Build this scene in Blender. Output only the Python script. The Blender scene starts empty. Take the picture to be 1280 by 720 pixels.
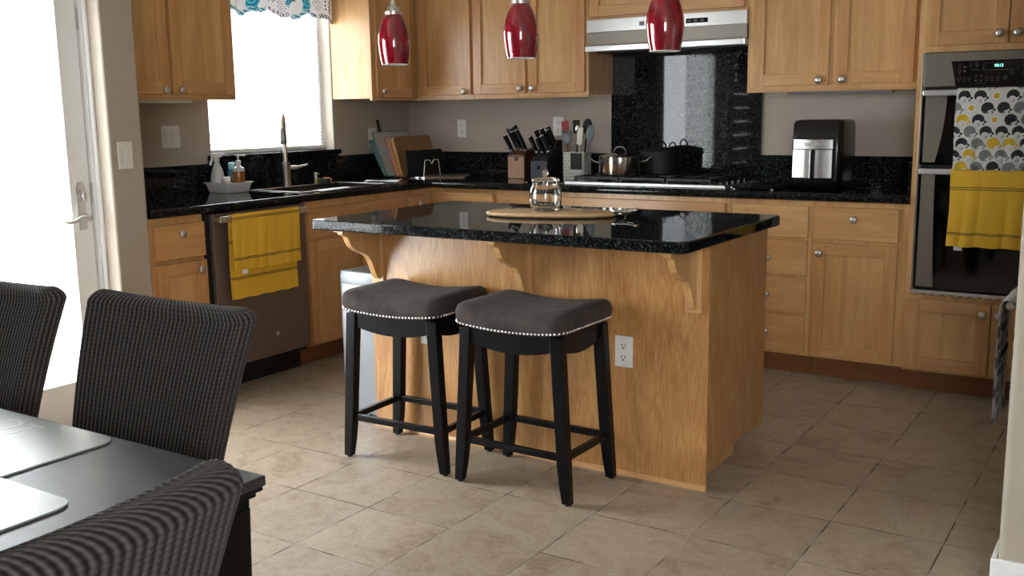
import bpy, bmesh, math, random
from mathutils import Vector, Matrix
random.seed(7)
PI = math.pi
scene = bpy.context.scene
COL = scene.collection

# ------------------------------------------------------------------ materials
def s2l(c):
    c = c/255.0
    return c/12.92 if c <= .04045 else ((c+.055)/1.055)**2.4
def rgb(r, g, b): return (s2l(r), s2l(g), s2l(b), 1)

class NT:
    def __init__(s, name):
        s.m = bpy.data.materials.new(name); s.m.use_nodes = True
        s.t = s.m.node_tree; s.t.nodes.clear()
        s.out = s.n('ShaderNodeOutputMaterial'); s.b = s.n('ShaderNodeBsdfPrincipled')
        s.l(s.b.outputs[0], s.out.inputs[0])
    def n(s, typ, **k):
        x = s.t.nodes.new(typ)
        for a, v in k.items(): setattr(x, a, v)
        return x
    def l(s, a, b): s.t.links.new(a, b)
    def set(s, **k):
        for a, v in k.items(): s.b.inputs[a.replace('_', ' ')].default_value = v
    def math(s, op, a, b=None, c=None):
        x = s.n('ShaderNodeMath', operation=op)
        for i, v in enumerate((a, b, c)):
            if v is None: continue
            if isinstance(v, (int, float)): x.inputs[i].default_value = v
            else: s.l(v, x.inputs[i])
        return x.outputs[0]
    def coords(s, scale=(1, 1, 1), rnd=False, kind='Object'):
        tc = s.n('ShaderNodeTexCoord'); v = tc.outputs[kind]
        if rnd:
            oi = s.n('ShaderNodeObjectInfo'); ad = s.n('ShaderNodeVectorMath', operation='ADD')
            mu = s.n('ShaderNodeVectorMath', operation='SCALE'); cx = s.n('ShaderNodeCombineXYZ')
            s.l(oi.outputs['Random'], cx.inputs[0]); s.l(oi.outputs['Random'], cx.inputs[1]); s.l(oi.outputs['Random'], cx.inputs[2])
            s.l(cx.outputs[0], mu.inputs[0]); mu.inputs['Scale'].default_value = 23.0
            s.l(v, ad.inputs[0]); s.l(mu.outputs[0], ad.inputs[1]); v = ad.outputs[0]
        mp = s.n('ShaderNodeMapping'); mp.inputs['Scale'].default_value = scale
        s.l(v, mp.inputs[0]); return mp.outputs[0]
    def noise(s, vec, scale, detail=3, rough=.5, dist=0):
        x = s.n('ShaderNodeTexNoise'); x.inputs['Scale'].default_value = scale; x.inputs['Detail'].default_value = detail
        x.inputs['Roughness'].default_value = rough; x.inputs['Distortion'].default_value = dist
        s.l(vec, x.inputs['Vector']); return x.outputs['Fac']
    def ramp(s, fac, stops):
        r = s.n('ShaderNodeValToRGB'); s.l(fac, r.inputs[0]); e = r.color_ramp.elements
        while len(e) > 1: e.remove(e[-1])
        e[0].position = stops[0][0]; e[0].color = stops[0][1]
        for p, c in stops[1:]:
            k = e.new(p); k.color = c
        return r.outputs[0]
    def mix(s, f, a, b, mode='MIX'):
        x = s.n('ShaderNodeMix', data_type='RGBA', blend_type=mode)
        for i, v in ((0, f), (6, a), (7, b)):
            if isinstance(v, (int, float, tuple)): x.inputs[i].default_value = v
            else: s.l(v, x.inputs[i])
        return x.outputs[2]
    def bump(s, h, strength=.3, dist=.002):
        x = s.n('ShaderNodeBump'); x.inputs['Strength'].default_value = strength; x.inputs['Distance'].default_value = dist
        s.l(h, x.inputs['Height']); s.l(x.outputs[0], s.b.inputs['Normal'])

def plain(name, c, rough=.5, metal=0, spec=.5, coat=0, bump=None, var=0):
    m = NT(name); m.set(Base_Color=c, Roughness=rough, Metallic=metal, Specular_IOR_Level=spec, Coat_Weight=coat)
    if var:
        v = m.coords(); f = m.noise(v, 9, 4)
        d = tuple(x*(1-var) for x in c[:3])+(1,); u = tuple(min(1, x*(1+var)) for x in c[:3])+(1,)
        m.l(m.ramp(f, [(.3, d), (.7, u)]), m.b.inputs['Base Color'])
    if bump:
        m.bump(m.noise(m.coords(), bump[0], 4), bump[1], bump[2])
    return m.m

def wood(name, axis='z', lo=(186, 136, 80), hi=(236, 194, 136), fig=0, rough=.34, streak=.5):
    m = NT(name)
    sc = {'z': (1, 1, .09), 'x': (.09, 1, 1), 'y': (1, .09, 1)}[axis]
    v = m.coords(sc, rnd=True)
    f1 = m.noise(v, 26, 5, .6, .6+fig*3)
    v2 = m.coords(tuple(a**.5 for a in sc), rnd=True)
    f2 = m.noise(v2, 3.2, 3, .5, .8+fig*2)
    f3 = m.noise(v, 150, 2)
    f = m.math('ADD', m.math('MULTIPLY', f1, streak), m.math('MULTIPLY', f2, 1-streak))
    mid = tuple((a+b)/2 for a, b in zip(lo, hi))
    c = m.ramp(f, [(.3, rgb(*lo)), (.5, rgb(*mid)), (.7, rgb(*hi))])
    c = m.mix(m.math('MULTIPLY', f3, .22), c, rgb(*[x*.72 for x in lo]))
    m.l(c, m.b.inputs['Base Color'])
    m.set(Roughness=rough, Coat_Weight=.25, Coat_Roughness=.22)
    m.bump(f1, .06, .001)
    return m.m

def granite():
    m = NT('black_granite'); v = m.coords()
    vo = m.n('ShaderNodeTexVoronoi'); vo.inputs['Scale'].default_value = 230; m.l(v, vo.inputs[0])
    sep = m.n('ShaderNodeSeparateColor'); m.l(vo.outputs['Color'], sep.inputs[0])
    c1 = m.ramp(sep.outputs[0], [(0, rgb(9, 10, 12)), (.66, rgb(12, 14, 16)), (.8, rgb(30, 35, 38)), (.93, rgb(58, 66, 70)), (1, rgb(96, 104, 106))])
    vo2 = m.n('ShaderNodeTexVoronoi'); vo2.inputs['Scale'].default_value = 480; m.l(v, vo2.inputs[0])
    s2 = m.n('ShaderNodeSeparateColor'); m.l(vo2.outputs['Color'], s2.inputs[0])
    c2 = m.ramp(s2.outputs[1], [(0, rgb(8, 8, 10)), (.8, rgb(16, 17, 18)), (1, rgb(60, 62, 58))])
    n = m.noise(v, 30, 3)
    c = m.mix(m.math('MULTIPLY', n, .85), c1, c2)
    m.l(c, m.b.inputs['Base Color']); m.set(Roughness=.03, Specular_IOR_Level=.25)
    return m.m

def wall_mat(name, c, s=1.0):
    m = NT(name); v = m.coords()
    m.set(Base_Color=c, Roughness=.62, Specular_IOR_Level=.3)
    f = m.noise(v, 85, 4, .6); m.bump(f, .5*s, .004)
    return m.m

def tile_mat():
    S, OX, OY = .3476, 1.8558, -3.7554
    m = NT('floor_tile'); tc = m.n('ShaderNodeTexCoord'); sp = m.n('ShaderNodeSeparateXYZ'); m.l(tc.outputs['Object'], sp.inputs[0])
    def cell(o, off):
        q = m.math('DIVIDE', m.math('SUBTRACT', o, off-40*S), S)
        fl = m.math('FLOOR', q); fr = m.math('SUBTRACT', q, fl)
        d = m.math('MINIMUM', fr, m.math('SUBTRACT', 1.0, fr))
        return fl, m.math('MULTIPLY', d, S)
    fx, dx = cell(sp.outputs[0], OX); fy, dy = cell(sp.outputs[1], OY)
    wob = m.noise(tc.outputs['Object'], 60, 2)
    d = m.math('MINIMUM', dx, dy); d = m.math('ADD', d, m.math('MULTIPLY', m.math('SUBTRACT', wob, .5), .002))
    g = m.n('ShaderNodeMapRange'); g.inputs[1].default_value = .0017; g.inputs[2].default_value = .0034; m.l(d, g.inputs[0])
    rnd = m.n('ShaderNodeTexWhiteNoise', noise_dimensions='3D'); cx = m.n('ShaderNodeCombineXYZ'); m.l(fx, cx.inputs[0]); m.l(fy, cx.inputs[1]); m.l(cx.outputs[0], rnd.inputs['Vector'])
    off = m.n('ShaderNodeVectorMath', operation='SCALE'); m.l(rnd.outputs['Color'], off.inputs[0]); off.inputs['Scale'].default_value = 9
    ad = m.n('ShaderNodeVectorMath', operation='ADD'); m.l(tc.outputs['Object'], ad.inputs[0]); m.l(off.outputs[0], ad.inputs[1])
    n1 = m.noise(ad.outputs[0], 5, 6, .62, 1.2); n2 = m.noise(ad.outputs[0], 26, 5, .7, .6); n3 = m.noise(ad.outputs[0], 120, 2)
    base = m.ramp(n1, [(.3, rgb(140, 120, 98)), (.45, rgb(162, 144, 122)), (.6, rgb(172, 157, 136)), (.75, rgb(152, 130, 106))])
    vein = m.ramp(n2, [(.44, (0, 0, 0, 1)), (.5, (1, 1, 1, 1)), (.56, (0, 0, 0, 1))])
    c = m.mix(m.math('MULTIPLY', vein, .38), base, rgb(196, 184, 166))
    c = m.mix(m.math('MULTIPLY', n3, .25), c, rgb(112, 98, 84))
    tint = m.math('ADD', .93, m.math('MULTIPLY', rnd.outputs['Value'], .12))
    tv = m.n('ShaderNodeVectorMath', operation='SCALE'); m.l(c, tv.inputs[0]); m.l(tint, tv.inputs['Scale'])
    gr = m.noise(tc.outputs['Object'], 9, 3)
    gcol = m.ramp(gr, [(.40, rgb(84, 72, 62)), (.56, rgb(160, 148, 132))])
    fin = m.mix(g.outputs[0], gcol, tv.outputs[0])
    m.l(fin, m.b.inputs['Base Color'])
    rr = m.math('ADD', .36, m.math('MULTIPLY', n2, .16)); rr = m.math('ADD', rr, m.math('MULTIPLY', m.math('SUBTRACT', 1.0, g.outputs[0]), .4))
    m.l(rr, m.b.inputs['Roughness'])
    h = m.math('ADD', m.math('MULTIPLY', g.outputs[0], 1.0), m.math('MULTIPLY', n2, .25))
    m.bump(h, .45, .003)
    return m.m

def attr_mat(name, rough=.85, sheen=0, trans=0):
    m = NT(name); a = m.n('ShaderNodeAttribute'); a.attribute_name = 'Col'
    m.l(a.outputs['Color'], m.b.inputs['Base Color']); m.set(Roughness=rough, Specular_IOR_Level=.2)
    if trans:
        tr = m.n('ShaderNodeBsdfTranslucent'); m.l(a.outputs['Color'], tr.inputs[0])
        mx = m.n('ShaderNodeMixShader'); mx.inputs[0].default_value = trans
        m.l(m.b.outputs[0], mx.inputs[1]); m.l(tr.outputs[0], mx.inputs[2]); m.l(mx.outputs[0], m.out.inputs[0])
    m.bump(m.noise(m.coords(), 900, 2), .25, .001)
    return m.m

def cloth(name, c, freq=None, rough=.9, var=.12, amp=.3):
    m = NT(name); v = m.coords()
    f = m.noise(v, 420, 3, .6); g = m.noise(v, 18, 3)
    d = tuple(x*(1-var*1.6) for x in c[:3])+(1,); u = tuple(min(1, x*(1+var*1.6)) for x in c[:3])+(1,)
    m.l(m.ramp(m.math('ADD', m.math('MULTIPLY', f, .6), m.math('MULTIPLY', g, .4)), [(.35, d), (.65, u)]), m.b.inputs['Base Color'])
    m.set(Roughness=rough, Specular_IOR_Level=.15, Sheen_Weight=.05, Sheen_Roughness=.5)
    m.bump(f, amp, .0015)
    return m.m

def brushed(name, c, rough=.28, axis='x', metal=1.0):
    m = NT(name); sc = {'x': (.01, 1, 1), 'z': (1, 1, .01), 'y': (1, .01, 1)}[axis]
    f = m.noise(m.coords(sc), 700, 3)
    m.set(Base_Color=c, Metallic=metal)
    m.l(m.math('ADD', rough-.03, m.math('MULTIPLY', f, .06)), m.b.inputs['Roughness'])
    return m.m

def thin_glass(name, tint=(1, 1, 1, 1), ior=1.5, extra=0.0, rough=0.0):
    m = NT(name); tr = m.n('ShaderNodeBsdfTransparent'); tr.inputs[0].default_value = tint
    gl = m.n('ShaderNodeBsdfGlossy'); gl.inputs['Roughness'].default_value = rough
    lw = m.n('ShaderNodeLayerWeight'); lw.inputs[0].default_value = .5; f0 = ((ior-1)/(ior+1))**2
    fac = m.math('ADD', f0+extra, m.math('MULTIPLY', m.math('POWER', lw.outputs['Facing'], 5.0), 1-f0-extra))
    mx = m.n('ShaderNodeMixShader'); m.l(fac, mx.inputs[0]); m.l(tr.outputs[0], mx.inputs[1]); m.l(gl.outputs[0], mx.inputs[2])
    m.l(mx.outputs[0], m.out.inputs[0]); return m.m

def emis(name, c, s):
    m = NT(name); e = m.n('ShaderNodeEmission'); e.inputs[0].default_value = c; e.inputs[1].default_value = s
    m.l(e.outputs[0], m.out.inputs[0]); return m.m

M = {}
M['wood'] = wood('maple_upright_grain'); M['woodh'] = wood('maple_level_grain', 'x', (182, 130, 78), (230, 184, 126)); M['woodf'] = wood('maple_stile_grain', 'z', (180, 126, 74), (226, 178, 120))
M['wood_panel'] = wood('maple_figured_veneer', 'z', (156, 102, 54), (220, 174, 114), fig=1.8, rough=.3, streak=.6)
M['wood_dark'] = wood('maple_toe_kick', 'x', (112, 68, 36), (140, 90, 50))
M['bamboo'] = wood('bamboo_board', 'x', (120, 80, 44), (176, 130, 80), rough=.5)
M['board'] = wood('pale_beech_board', 'x', (196, 158, 112), (224, 192, 150), rough=.5)
M['acacia'] = wood('brown_block_wood', 'z', (58, 34, 24), (84, 50, 36), rough=.4)
M['palewood'] = wood('pinkish_block_wood', 'z', (168, 128, 104), (190, 150, 126), rough=.5)
M['granite'] = granite(); M['tile'] = tile_mat()
M['wall'] = wall_mat('greige_wall_paint', rgb(176, 166, 152))
M['ceil'] = wall_mat('ceiling_paint', rgb(226, 222, 214))
M['white'] = plain('white_trim_paint', rgb(240, 241, 240), .4)
M['plastic'] = plain('white_plastic', rgb(226, 224, 218), .35)
M['slot'] = plain('dark_slot', rgb(20, 20, 20), .6)
M['steel'] = brushed('brushed_steel', rgb(204, 204, 202), .3)
M['steelz'] = brushed('brushed_steel_upright', rgb(150, 148, 146), .3, 'z')
M['dwsteel'] = brushed('slate_steel', rgb(128, 112, 102), .42, metal=.55)
M['ovsteel'] = brushed('oven_steel', rgb(122, 116, 106), .42, metal=.7)
M['nickel'] = plain('satin_nickel', rgb(206, 200, 192), .3, .85)
M['chrome'] = plain('polished_chrome', rgb(214, 214, 214), .08, 1)
M['handle'] = plain('white_grey_metal', rgb(206, 206, 206), .3, .6)
M['black'] = plain('black_lacquer', rgb(8, 8, 10), .3, spec=.22)
M['blackgloss'] = plain('black_glass', rgb(5, 5, 6), .05)
M['blackmat'] = plain('matt_black', rgb(14, 14, 14), .6)
M['iron'] = plain('cast_iron', rgb(17, 17, 18), .5)
M['blackplastic'] = plain('black_plastic', rgb(12, 12, 14), .22)
M['greyplastic'] = plain('slate_blue_grey_plastic', rgb(62, 66, 78), .5)
M['stoolblack'] = plain('black_satin_wood', rgb(8, 9, 12), .33, spec=.2)
M['fabric'] = cloth('charcoal_upholstery', rgb(66, 59, 55), var=.3)
M['chairfab'] = None
M['mustard'] = None
M['tabletop'] = plain('grey_black_tabletop', rgb(54, 55, 59), .38, var=.35, bump=(260, .2, .001))
M['patio'] = plain('patio_concrete', rgb(196, 194, 188), .8, var=.08)
M['pane'] = thin_glass('window_glass')
M['jarglass'] = thin_glass('jar_glass', (.93, .95, .95, 1), 1.5, .03)
M['boardglass'] = thin_glass('cutting_glass', (.55, .68, .62, 1), 1.5, .05, .02)
M['red'] = None
M['grey_metal'] = plain('door_hardware_nickel', rgb(200, 198, 194), .35, .5)

# fabric with a fine cross rib
def chair_fab():
    m = NT('waffle_chair_cover'); tc = m.n('ShaderNodeTexCoord'); sp = m.n('ShaderNodeSeparateXYZ'); m.l(tc.outputs['UV'], sp.inputs[0])
    a = m.math('SINE', m.math('MULTIPLY', sp.outputs[0], 2*PI)); b = m.math('SINE', m.math('MULTIPLY', sp.outputs[1], 2*PI))
    # u counts ribs round the back, v counts courses up it
    f = m.noise(m.coords(), 500, 2)
    h = m.math('ADD', m.math('MULTIPLY', a, .80), m.math('MULTIPLY', b, .18))
    c = m.ramp(m.math('ADD', m.math('MULTIPLY', h, .42), .5), [(.1, rgb(24, 23, 23)), (.45, rgb(54, 51, 50)), (.9, rgb(90, 86, 83))])
    m.l(m.mix(m.math('MULTIPLY', f, .35), c, rgb(58, 54, 52)), m.b.inputs['Base Color'])
    m.set(Roughness=.92, Specular_IOR_Level=.1, Sheen_Weight=.12, Sheen_Roughness=.4)
    m.bump(h, .5, .002); return m.m
M['chairfab'] = chair_fab()

def red_glass():
    m = NT('red_swirl_glass'); v = m.coords((1, 1, .6)); w = m.n('ShaderNodeTexWave'); w.inputs['Scale'].default_value = 9
    w.inputs['Distortion'].default_value = 7; w.inputs['Detail'].default_value = 4; w.wave_type = 'BANDS'; w.bands_direction = 'DIAGONAL'; m.l(v, w.inputs[0])
    m.l(m.ramp(w.outputs['Fac'], [(.1, rgb(118, 3, 24)), (.6, rgb(128, 6, 28)), (.95, rgb(140, 14, 36))]), m.b.inputs['Base Color'])
    m.set(Roughness=.08, Coat_Weight=1.0, Coat_Roughness=.02); return m.m
M['red'] = red_glass()

# ------------------------------------------------------------------ mesh builder
class MB:
    def __init__(s): s.v = []; s.f = []; s.mi = []; s.uv = None; s.cur = 0; s.col = None
    def add(s, vs, fs, mi=None):
        o = len(s.v); s.v += [tuple(x) for x in vs]
        for f in fs: s.f.append(tuple(i+o for i in f)); s.mi.append(s.cur if mi is None else mi)
        return s
    def box(s, x0, x1, y0, y1, z0, z1, mi=None):
        x0, x1 = sorted((x0, x1)); y0, y1 = sorted((y0, y1)); z0, z1 = sorted((z0, z1))
        v = [(x, y, z) for z in (z0, z1) for y in (y0, y1) for x in (x0, x1)]
        return s.add(v, [(0, 2, 3, 1), (4, 5, 7, 6), (0, 1, 5, 4), (2, 6, 7, 3), (0, 4, 6, 2), (1, 3, 7, 5)], mi)
    def prism(s, pts, a, b, axis='y', mi=None):
        n = len(pts)
        def P(p, t): return {'y': (p[0], t, p[1]), 'x': (t, p[0], p[1]), 'z': (p[0], p[1], t)}[axis]
        v = [P(p, a) for p in pts]+[P(p, b) for p in pts]
        fs = [tuple(range(n)), tuple(range(2*n-1, n-1, -1))]+[(i, i+n, (i+1) % n+n, (i+1) % n) for i in range(n)]
        return s.add(v, fs, mi)
    def lathe(s, prof, c=(0, 0, 0), seg=32, axis='z', mi=None, caps=True):
        v = []; f = []; n = len(prof)
        for r, z in prof:
            for k in range(seg):
                a = 2*PI*k/seg; x, y = r*math.cos(a), r*math.sin(a)
                p = {'z': (x, y, z), 'y': (x, z, y), 'x': (z, x, y)}[axis]
                v.append((c[0]+p[0], c[1]+p[1], c[2]+p[2]))
        for i in range(n-1):
            for k in range(seg):
                k2 = (k+1) % seg; f.append((i*seg+k, i*seg+k2, (i+1)*seg+k2, (i+1)*seg+k))
        if caps:
            f.append(tuple(range(seg))[::-1]); f.append(tuple((n-1)*seg+k for k in range(seg)))
        return s.add(v, f, mi)
    def tube(s, pts, r, seg=10, mi=None, closed=False):
        pts = [Vector(p) for p in pts]; n = len(pts); v = []; f = []
        rr = r if isinstance(r, (list, tuple)) else [r]*n
        up = None
        for i, p in enumerate(pts):
            if closed: t = (pts[(i+1) % n]-pts[i-1]).normalized()
            else: t = (pts[min(i+1, n-1)]-pts[max(i-1, 0)]).normalized()
            if up is None: up = Vector((0, 0, 1)) if abs(t.z) < .9 else Vector((1, 0, 0))
            a = t.cross(up); a = a.normalized() if a.length > 1e-6 else Vector((1, 0, 0)); b = a.cross(t).normalized(); up = b
            for k in range(seg):
                q = p+(a*math.cos(2*PI*k/seg)+b*math.sin(2*PI*k/seg))*rr[i]; v.append(q)
        for i in range(n if closed else n-1):
            j = (i+1) % n
            for k in range(seg):
                k2 = (k+1) % seg; f.append((i*seg+k, i*seg+k2, j*seg+k2, j*seg+k))
        if not closed:
            f.append(tuple(range(seg))[::-1]); f.append(tuple((n-1)*seg+k for k in range(seg)))
        return s.add(v, f, mi)
    def bar(s, p0, p1, w, d, w2=None, d2=None, xdir=(1, 0, 0), mi=None):
        p0, p1 = Vector(p0), Vector(p1); t = (p1-p0).normalized(); a = Vector(xdir); a = (a-t*a.dot(t)).normalized(); b = t.cross(a)
        w2 = w if w2 is None else w2; d2 = d if d2 is None else d2; v = []
        for p, ww, dd in ((p0, w, d), (p1, w2, d2)):
            for sx, sy in ((-1, -1), (1, -1), (1, 1), (-1, 1)): v.append(p+a*sx*ww/2+b*sy*dd/2)
        return s.add(v, [(3, 2, 1, 0), (4, 5, 6, 7), (0, 1, 5, 4), (1, 2, 6, 5), (2, 3, 7, 6), (3, 0, 4, 7)], mi)
    def sphere(s, c, r, seg=14, rings=8, sc=(1, 1, 1), mi=None):
        prof = [(max(1e-4, math.sin(PI*i/rings))*r, -math.cos(PI*i/rings)*r) for i in range(rings+1)]
        o = len(s.v); s.lathe(prof, (0, 0, 0), seg, 'z', mi)
        for i in range(o, len(s.v)):
            x, y, z = s.v[i]; s.v[i] = (c[0]+x*sc[0], c[1]+y*sc[1], c[2]+z*sc[2])
        return s
    def grid(s, nu, nv, fn, mi=None, closed_u=False):
        v = []; f = []
        for j in range(nv+1):
            for i in range(nu if closed_u else nu+1): v.append(fn(i/nu, j/nv))
        W = nu if closed_u else nu+1
        for j in range(nv):
            for i in range(nu):
                i2 = (i+1) % W; f.append((j*W+i, j*W+i2, (j+1)*W+i2, (j+1)*W+i))
        return s.add(v, f, mi)
    def xf(s, mat):
        s.v = [tuple(mat @ Vector(p)) for p in s.v]; return s
    def build(s, name, mats, parent=None, bevel=0, smooth=False, solid=0, world=None, segs=2, angle=40, weld=False):
        me = bpy.data.meshes.new(name)
        vs = s.v
        if world is not None: vs = [(a-world[0], b-world[1], c-world[2]) for a, b, c in vs]
        me.from_pydata(vs, [], s.f)
        if not isinstance(mats, (list, tuple)): mats = [mats]
        for m in mats: me.materials.append(m)
        for p, i in zip(me.polygons, s.mi): p.material_index = i
        if s.col:
            at = me.color_attributes.new('Col', 'FLOAT_COLOR', 'POINT')
            flat = [x for c in s.col for x in c]; at.data.foreach_set('color', flat)
        if s.uv:
            ul = me.uv_layers.new(name='UV')
            for lp in me.loops: ul.data[lp.index].uv = s.uv[lp.vertex_index]
        bm = bmesh.new(); bm.from_mesh(me)
        if weld: bmesh.ops.remove_doubles(bm, verts=bm.verts, dist=1e-5)
        bmesh.ops.recalc_face_normals(bm, faces=bm.faces); bm.to_mesh(me); bm.free()
        if smooth:
            for p in me.polygons: p.use_smooth = True
            try: me.set_sharp_from_angle(angle=math.radians(angle))
            except Exception: pass
        o = bpy.data.objects.new(name, me); COL.objects.link(o)
        if parent is not None: o.parent = parent
        elif world is not None: o.location = world
        if bevel:
            b = o.modifiers.new('bevel', 'BEVEL'); b.width = bevel; b.segments = segs; b.limit_method = 'ANGLE'; b.angle_limit = math.radians(35)
            b.harden_normals = False
        if solid:
            q = o.modifiers.new('solid', 'SOLIDIFY'); q.thickness = solid; q.offset = 0
        return o

def thing(name, label, cat, loc, rotz=0, group=None):
    o = bpy.data.objects.new(name, None); COL.objects.link(o); o.empty_display_size = .05
    o.location = loc; o.rotation_euler = (0, 0, rotz); tag(o, label, cat, group); return o
def tag(o, label, cat, group=None):
    o['label'] = label; o['category'] = cat
    if group: o['group'] = group
    return o
def struct(name, mb, mat, **k):
    o = mb.build(name, mat, **k); o['kind'] = 'structure'; return o
def text_mesh(txt, size, depth=.0006):
    cu = bpy.data.curves.new('t', 'FONT'); cu.body = txt; cu.size = size; cu.extrude = depth; cu.align_x = 'CENTER'; cu.align_y = 'CENTER'
    ob = bpy.data.objects.new('t', cu); me = bpy.data.meshes.new_from_object(ob); bpy.data.objects.remove(ob)
    mb = MB(); mb.add([v.co[:] for v in me.vertices], [tuple(p.vertices) for p in me.polygons]); return mb
def sub(name, mb, mat, parent, **k): return mb.build(name, mat, parent, **k)

# ------------------------------------------------------------------ dimensions
H = .93; T = .04
ZU = 1.42; ZT = 2.17
XR = 3.435; XT = 4.20
# ------------------------------------------------------------------ the room
RX0, RX1, RY0, CEIL = 0.0, 6.4, -7.6, 2.62
struct('floor', MB().box(-.3, RX1+.1, RY0-.1, .1, -.1, 0), M['tile'])
struct('ceiling', MB().box(-.3, RX1+.1, RY0-.1, .1, CEIL, CEIL+.1), M['ceil'])
struct('wall_back', MB().box(-.15, 4.95, 0, .15, 0, CEIL), M['wall'])
WY0, WY1, WZ0, WZ1 = -1.745, -.765, 1.10, 2.2
w = MB()
w.box(-.15, 0, -2.675, WY0, 0, CEIL); w.box(-.15, 0, WY1, 0, 0, CEIL)
w.box(-.15, 0, WY0, WY1, 0, WZ0); w.box(-.15, 0, WY0, WY1, WZ1, CEIL)
struct('wall_left', w, M['wall'], bevel=.006)
DX = .64; DY0, DY1, DZ = -4.385, -2.845, 2.06     # doorway
BY0, BY1, BZ0, BZ1 = -5.5, -4.55, .78, 2.06       # unseen dining window, added for lines reflected in the splash
w = MB()
w.box(-.15, DX, DY1, -2.675, 0, CEIL)
w.box(.44, DX, DY0, DY1, DZ, CEIL)
w.box(.44, DX, BY1, DY0, 0, CEIL)
w.box(.44, DX, BY0, BY1, 0, BZ0); w.box(.44, DX, BY0, BY1, BZ1, CEIL)
w.box(.44, DX, RY0, BY0, 0, CEIL)
struct('wall_door_side', w, M['wall'], bevel=.012, segs=3)
FX0, FX1, FZ0, FZ1 = 4.8, 6.2, .9, 2.4            # unseen window behind the camera, added for fill light
w = MB(); w.box(.44, FX0, RY0-.1, RY0, 0, CEIL); w.box(FX1, RX1, RY0-.1, RY0, 0, CEIL); w.box(FX0, FX1, RY0-.1, RY0, 0, FZ0); w.box(FX0, FX1, RY0-.1, RY0, FZ1, CEIL)
struct('wall_front', w, M['wall'])
struct('wall_right_kitchen', MB().box(4.92, 5.02, -2.53, 0, 0, CEIL), M['wall'])
struct('wall_partition', MB().box(4.125, RX1, -2.665, -2.53, 0, CEIL), M['wall'], bevel=.018, segs=4)
struct('wall_right_dining', MB().box(RX1, RX1+.1, RY0, -2.53, 0, CEIL), M['wall'])
struct('patio_ground', MB().box(-6, .44, -9, -2.9, -.12, -.04), M['patio'])

def base_prof(t=.014, h=.115): return [(0, 0), (t, 0), (t, h-.018), (t*.55, h-.006), (t*.35, h), (0, h)]
# baseboard round the partition end
b = MB(); prof = base_prof()
b.box(4.110, RX1, -2.680, -2.666, 0, .118); b.box(4.110, 4.124, -2.666, -2.529, 0, .118)
struct('baseboard_right', b, M['white'], bevel=.003)
b = MB(); b.prism([(DX+a, z) for a, z in prof], BY0-2, DY0-.0, 'y'); struct('baseboard_left', b, M['white'])

# --- glazed patio doors in the doorway
def glazed_leaf(name, y0, y1, kind_i):
    r = bpy.data.objects.new(name, None); COL.objects.link(r); r.location = (.5, (y0+y1)/2, 0); r['kind'] = 'structure'
    L = (.5, (y0+y1)/2, 0); st = .088
    f = MB(); f.box(.478, .522, y0, y0+st, .012, 2.0); f.box(.478, .522, y1-st, y1, .012, 2.0)
    f.box(.478, .522, y0+st, y1-st, .012, .20); f.box(.478, .522, y0+st, y1-st, 1.88, 2.0)
    sub('door_frame', f, M['white'], r, world=L, bevel=.002)
    g = MB()
    for a, b_ in ((y0+st, y0+st+.014), (y1-st-.014, y1-st)): g.box(.470, .530, a, b_, .2, 1.88)
    g.box(.470, .530, y0+st, y1-st, .2, .214); g.box(.470, .530, y0+st, y1-st, 1.866, 1.88)
    sub('glazing_bead', g, M['white'], r, world=L, bevel=.002)
    sub('glass_pane', MB().box(.497, .503, y0+st, y1-st, .2, 1.88), M['pane'], r, world=L)
    return r, L
dr, L = glazed_leaf('door_1', -4.36, -2.872, 1)
e = MB(); py = -2.922
e.lathe([(.018, -.002), (.026, .002), (.026, .008), (.012, .012)], (.522, py, .925), 20, 'x')
pl = MB(); pl.prism([(py-.018, .865), (py+.018, .865), (py+.020, .90), (py+.016, .97), (py+.020, 1.04), (py+.010, 1.07), (py-.010, 1.07), (py-.020, 1.04), (py-.016, .97), (py-.020, .90)], .522, .530, 'x')
sub('lock_plate', pl, M['grey_metal'], dr, world=L, bevel=.003)
e = MB(); e.lathe([(.022, 0), (.022, .01), (.014, .014), (.01, .045), (.013, .05)], (.53, py, .917), 18, 'x')
e.tube([(.572, py, .917), (.574, py-.02, .922), (.575, py-.045, .918), (.575, py-.07, .908), (.573, py-.095, .905), (.568, py-.115, .912)], [.012, .011, .009, .008, .007, .004], 10)
sub('lever_handle', e, M['grey_metal'], dr, world=L, smooth=True)
e = MB(); e.lathe([(.022, 0), (.022, .008), (.010, .012), (.009, .02)], (.53, py, 1.01), 18, 'x'); e.bar((.553, py, .992), (.553, py, 1.028), .008, .014)
sub('deadbolt_knob', e, M['grey_metal'], dr, world=L, smooth=True)
e = MB()
for z in (.35, 1.02, 1.75): e.lathe([(.007, -.045), (.007, .045)], (.528, -2.868, z), 10, 'z')
sub('hinge', e, M['grey_metal'], dr, world=L)
# door frame (jambs, head, sill)
f = MB(); f.box(.46, .545, -2.868, -2.845, 0, 2.03); f.box(.47, .515, -2.872, -2.862, 0, 2.03); f.box(.545, .565, -2.858, -2.845, 0, 2.05)
f.box(.46, .545, -4.385, -4.362, 0, 2.03); f.box(.46, .545, -4.385, -2.845, 2.005, 2.06); f.box(.46, .56, -4.385, -2.845, 0, .011)
struct('trim_1', f, M['white'], bevel=.003)

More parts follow.
